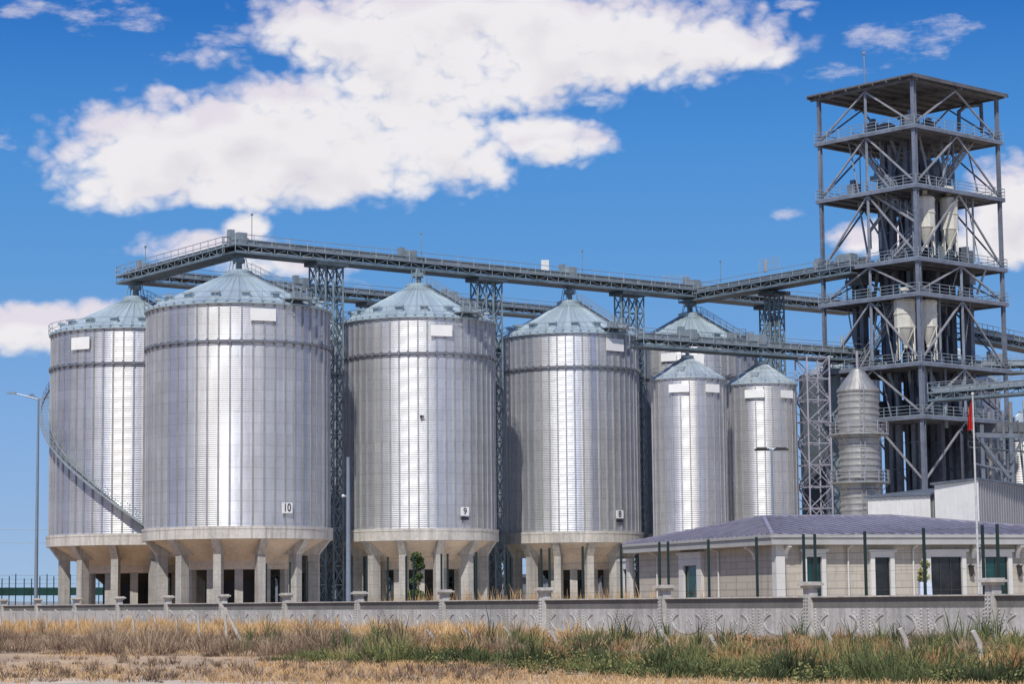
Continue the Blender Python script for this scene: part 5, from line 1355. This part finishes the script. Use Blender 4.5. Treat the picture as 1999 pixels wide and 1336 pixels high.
clouds = [  # px, py, half width, half height, weight (1 = solid, less = wisp)
    (1000, 85, 520, 120, 1.0), (1330, 90, 250, 62, 1.0), (700, 75, 210, 90, 1.0), (1160, 120, 300, 65, 1.0), (880, 150, 330, 80, 0.9), (900, 20, 420, 60, 1.0),
    (560, 290, 455, 115, 1.0), (740, 260, 240, 100, 1.0), (330, 290, 235, 105, 1.0), (850, 320, 160, 50, .8), (240, 360, 140, 55, .85), (1075, 272, 135, 50, 1.0), (520, 375, 260, 38, .8), (330, 195, 60, 30, .8), (560, 190, 120, 60, .9),
    (400, 482, 170, 34, .9), (480, 455, 60, 40, .8), (560, 515, 150, 28, .7), (60, 640, 170, 52, 1.0), (190, 612, 60, 30, .7),
    (1985, 400, 120, 85, 1.0), (1960, 470, 110, 45, .85), (1700, 465, 80, 36, .75)]
wisps = [(1760, 80, 130, 55), (1690, 70, 60, 30), (1850, 45, 70, 32), (1630, 140, 60, 25), (220, 30, 140, 42), (60, 15, 80, 30), (330, 110, 80, 24), (440, 70, 70, 28), (0, 275, 60, 32), (1540, 415, 45, 20), (640, 545, 100, 30), (1540, 10, 60, 14), (280, 230, 120, 26), (1480, 120, 90, 30), (1150, 190, 60, 22)]
ae = gt.nodes.new('ShaderNodeCombineXYZ'); gt.links.new(az, ae.inputs[0]); gt.links.new(el, ae.inputs[1])
def blob(px, py, a, b, w=1.0, c=0.0):
    """w * (1 - squared distance from the cloud's middle) - c"""
    d = ray(px, py).normalized(); a0 = math.atan2(d.x, d.y); e0 = math.asin(d.z)
    m = gt.nodes.new('ShaderNodeVectorMath'); m.operation = 'MULTIPLY_ADD'; gt.links.new(ae.outputs[0], m.inputs[0])
    m.inputs[1].default_value = (F_PX / a, F_PX / b, 0); m.inputs[2].default_value = (-a0 * F_PX / a, -e0 * F_PX / b, 0)
    t = gt.nodes.new('ShaderNodeVectorMath'); t.operation = 'DOT_PRODUCT'; gt.links.new(m.outputs[0], t.inputs[0]); gt.links.new(m.outputs[0], t.inputs[1])
    return math_n(gt, 'MULTIPLY_ADD', t.outputs['Value'], -w, w - c)
dens = None; wsp = None
for (px, py, a, b, wgt) in clouds:
    q = blob(px, py, a, b, wgt, (1 - wgt) * 0.35)
    dens = q if dens is None else math_n(gt, 'SMOOTH_MAX', dens, q, 0.12)
dens = math_n(gt, 'MAXIMUM', dens, -1.15)
for w_ in wisps:
    q = blob(*w_); wsp = q if wsp is None else math_n(gt, 'MAXIMUM', wsp, q)
wsp = math_n(gt, 'MAXIMUM', wsp, -1.2)
b1 = math_n(gt, 'ABSOLUTE', math_n(gt, 'SUBTRACT', noise(gt, cv.outputs[0], 34, 1, 0.5), 0.5))
b2 = math_n(gt, 'ABSOLUTE', math_n(gt, 'SUBTRACT', noise(gt, cv.outputs[0], 85, 1, 0.5), 0.5))
b3 = math_n(gt, 'ABSOLUTE', math_n(gt, 'SUBTRACT', noise(gt, cv.outputs[0], 200, 1, 0.5), 0.5))
billow = math_n(gt, 'ADD', math_n(gt, 'ADD', math_n(gt, 'MULTIPLY', b1, 2.2), math_n(gt, 'MULTIPLY', b2, 1.5)), math_n(gt, 'SUBTRACT', math_n(gt, 'MULTIPLY', b3, 0.45), 0.30))
cvw = gt.nodes.new('ShaderNodeVectorMath'); cvw.operation = 'MULTIPLY'; gt.links.new(cv.outputs[0], cvw.inputs[0]); cvw.inputs[1].default_value = (0.7, 1.3, 1)
n_w = noise(gt, cvw.outputs[0], 70, 6, 0.62)
# clouds in the rest of the sky, away from the picture
far = math_n(gt, 'DIVIDE', math_n(gt, 'SUBTRACT', math_n(gt, 'MAXIMUM', math_n(gt, 'ABSOLUTE', az), math_n(gt, 'MULTIPLY', el, 0.9)), 0.26), 0.14, clamp=True)
n_far = noise(gt, gi.outputs[0], 3.2, 5, 0.55)
fd = math_n(gt, 'MULTIPLY', math_n(gt, 'SUBTRACT', n_far, 0.56), 4.0)
fd = math_n(gt, 'MULTIPLY', fd, far)
fd = math_n(gt, 'SUBTRACT', fd, math_n(gt, 'MULTIPLY', math_n(gt, 'SUBTRACT', 1.0, far), 2.0))
nz = math_n(gt, 'ADD', math_n(gt, 'MULTIPLY', math_n(gt, 'SUBTRACT', n_fine, 0.5), 1.5), math_n(gt, 'MULTIPLY', math_n(gt, 'SUBTRACT', n_big, 0.5), 1.1))
nz = math_n(gt, 'ADD', nz, math_n(gt, 'MULTIPLY', billow, 1.0))
near_d = math_n(gt, 'ADD', dens, nz)
wd_ = math_n(gt, 'ADD', math_n(gt, 'MULTIPLY', math_n(gt, 'SUBTRACT', n_w, 0.53), 3.2), math_n(gt, 'MULTIPLY', math_n(gt, 'SUBTRACT', wsp, 0.55), 0.75))
gt.links.new(wd_, go.inputs[2]); gt.links.new(math_n(gt, 'ADD', math_n(gt, 'MULTIPLY', math_n(gt, 'MAXIMUM', dens, fd), 0.8), math_n(gt, 'MULTIPLY_ADD', n_fine, 0.9, math_n(gt, 'MULTIPLY_ADD', n_big, 2.0, -1.45))), go.inputs[1])
tot = math_n(gt, 'MAXIMUM', near_d, fd)
gt.links.new(tot, go.inputs[0])

tc = N(nt, 'ShaderNodeTexCoord').outputs['Generated']
def grp(vec):
    n = nt.nodes.new('ShaderNodeGroup'); n.node_tree = gt; nt.links.new(vec, n.inputs[0]); return n.outputs
off = N(nt, 'ShaderNodeVectorMath', operation='ADD'); nt.links.new(tc, off.inputs[0]); off.inputs[1].default_value = (-0.004, 0, 0.010)
g0 = grp(tc); D0 = g0[0]; WS = g0[2]; D1 = grp(off.outputs[0])[1]
cov = N(nt, 'ShaderNodeMapRange', interpolation_type='SMOOTHSTEP'); nt.links.new(D0, cov.inputs[0]); cov.inputs[1].default_value = -0.28; cov.inputs[2].default_value = 0.72
wsc = N(nt, 'ShaderNodeMapRange', interpolation_type='SMOOTHSTEP'); nt.links.new(WS, wsc.inputs[0]); wsc.inputs[1].default_value = -0.25; wsc.inputs[2].default_value = 0.75; wsc.inputs[4].default_value = 0.62
covm = math_n(nt, 'MAXIMUM', cov.outputs[0], wsc.outputs[0])
lit = N(nt, 'ShaderNodeMapRange'); nt.links.new(D1, lit.inputs[0]); lit.inputs[1].default_value = -0.2; lit.inputs[2].default_value = 1.15
ccol = ramp(nt, lit.outputs[0], [(0.0, (7.6, 7.2, 8.0)), (0.35, (8.6, 8.4, 8.7)), (0.65, (8.5, 8.3, 8.5)), (1.0, (7.3, 7.0, 7.65))])
sky = N(nt, 'ShaderNodeTexSky', sky_type='NISHITA'); sky.sun_disc = False; sky.sun_elevation = SUN_EL; sky.sun_rotation = PI + SUN_AZ
sky.air_density = 1.0; sky.dust_density = 0.6; sky.ozone_density = 1.6
sv = N(nt, 'ShaderNodeVectorMath', operation='MULTIPLY'); nt.links.new(tc, sv.inputs[0]); sv.inputs[1].default_value = (1, 1, 2.6)
sv2 = N(nt, 'ShaderNodeVectorMath', operation='ADD'); nt.links.new(sv.outputs[0], sv2.inputs[0]); sv2.inputs[1].default_value = (0, 0, 0.10)
sv3 = N(nt, 'ShaderNodeVectorMath', operation='NORMALIZE'); nt.links.new(sv2.outputs[0], sv3.inputs[0]); nt.links.new(sv3.outputs[0], sky.inputs[0])
hs = N(nt, 'ShaderNodeHueSaturation'); nt.links.new(sky.outputs[0], hs.inputs['Color']); hs.inputs['Saturation'].default_value = 1.2; hs.inputs['Value'].default_value = 1.0
sz = N(nt, 'ShaderNodeSeparateXYZ'); nt.links.new(tc, sz.inputs[0])
el_ = math_n(nt, 'MULTIPLY', math_n(nt, 'ARCSINE', sz.outputs[2]), 1 / 0.5, clamp=True)
grad = ramp(nt, el_, [(0.0, (3.7, 5.1, 7.2)), (0.15, (2.5, 4.5, 7.9)), (0.28, (1.35, 3.7, 7.6)), (0.40, (0.75, 3.0, 7.4)), (0.51, (0.25, 1.85, 6.1)), (1.0, (0.2, 1.2, 4.2))])
skyc = mixc(nt, 0.82, hs.outputs[0], grad)
mx = mixc(nt, covm, skyc, ccol)
nt.links.new(mx, bg.inputs['Color']); bg.inputs['Strength'].default_value = 0.10

# ------------------------------------------------------------------ render
sc.render.engine = 'CYCLES'
sc.view_settings.view_transform = 'Standard'; sc.view_settings.look = 'None'; sc.view_settings.exposure = 0
sc.cycles.max_bounces = 5; sc.cycles.diffuse_bounces = 3; sc.cycles.glossy_bounces = 3
sc.cycles.use_denoising = True; sc.cycles.denoiser = 'OPENIMAGEDENOISE'
sc.cycles.sample_clamp_indirect = 6
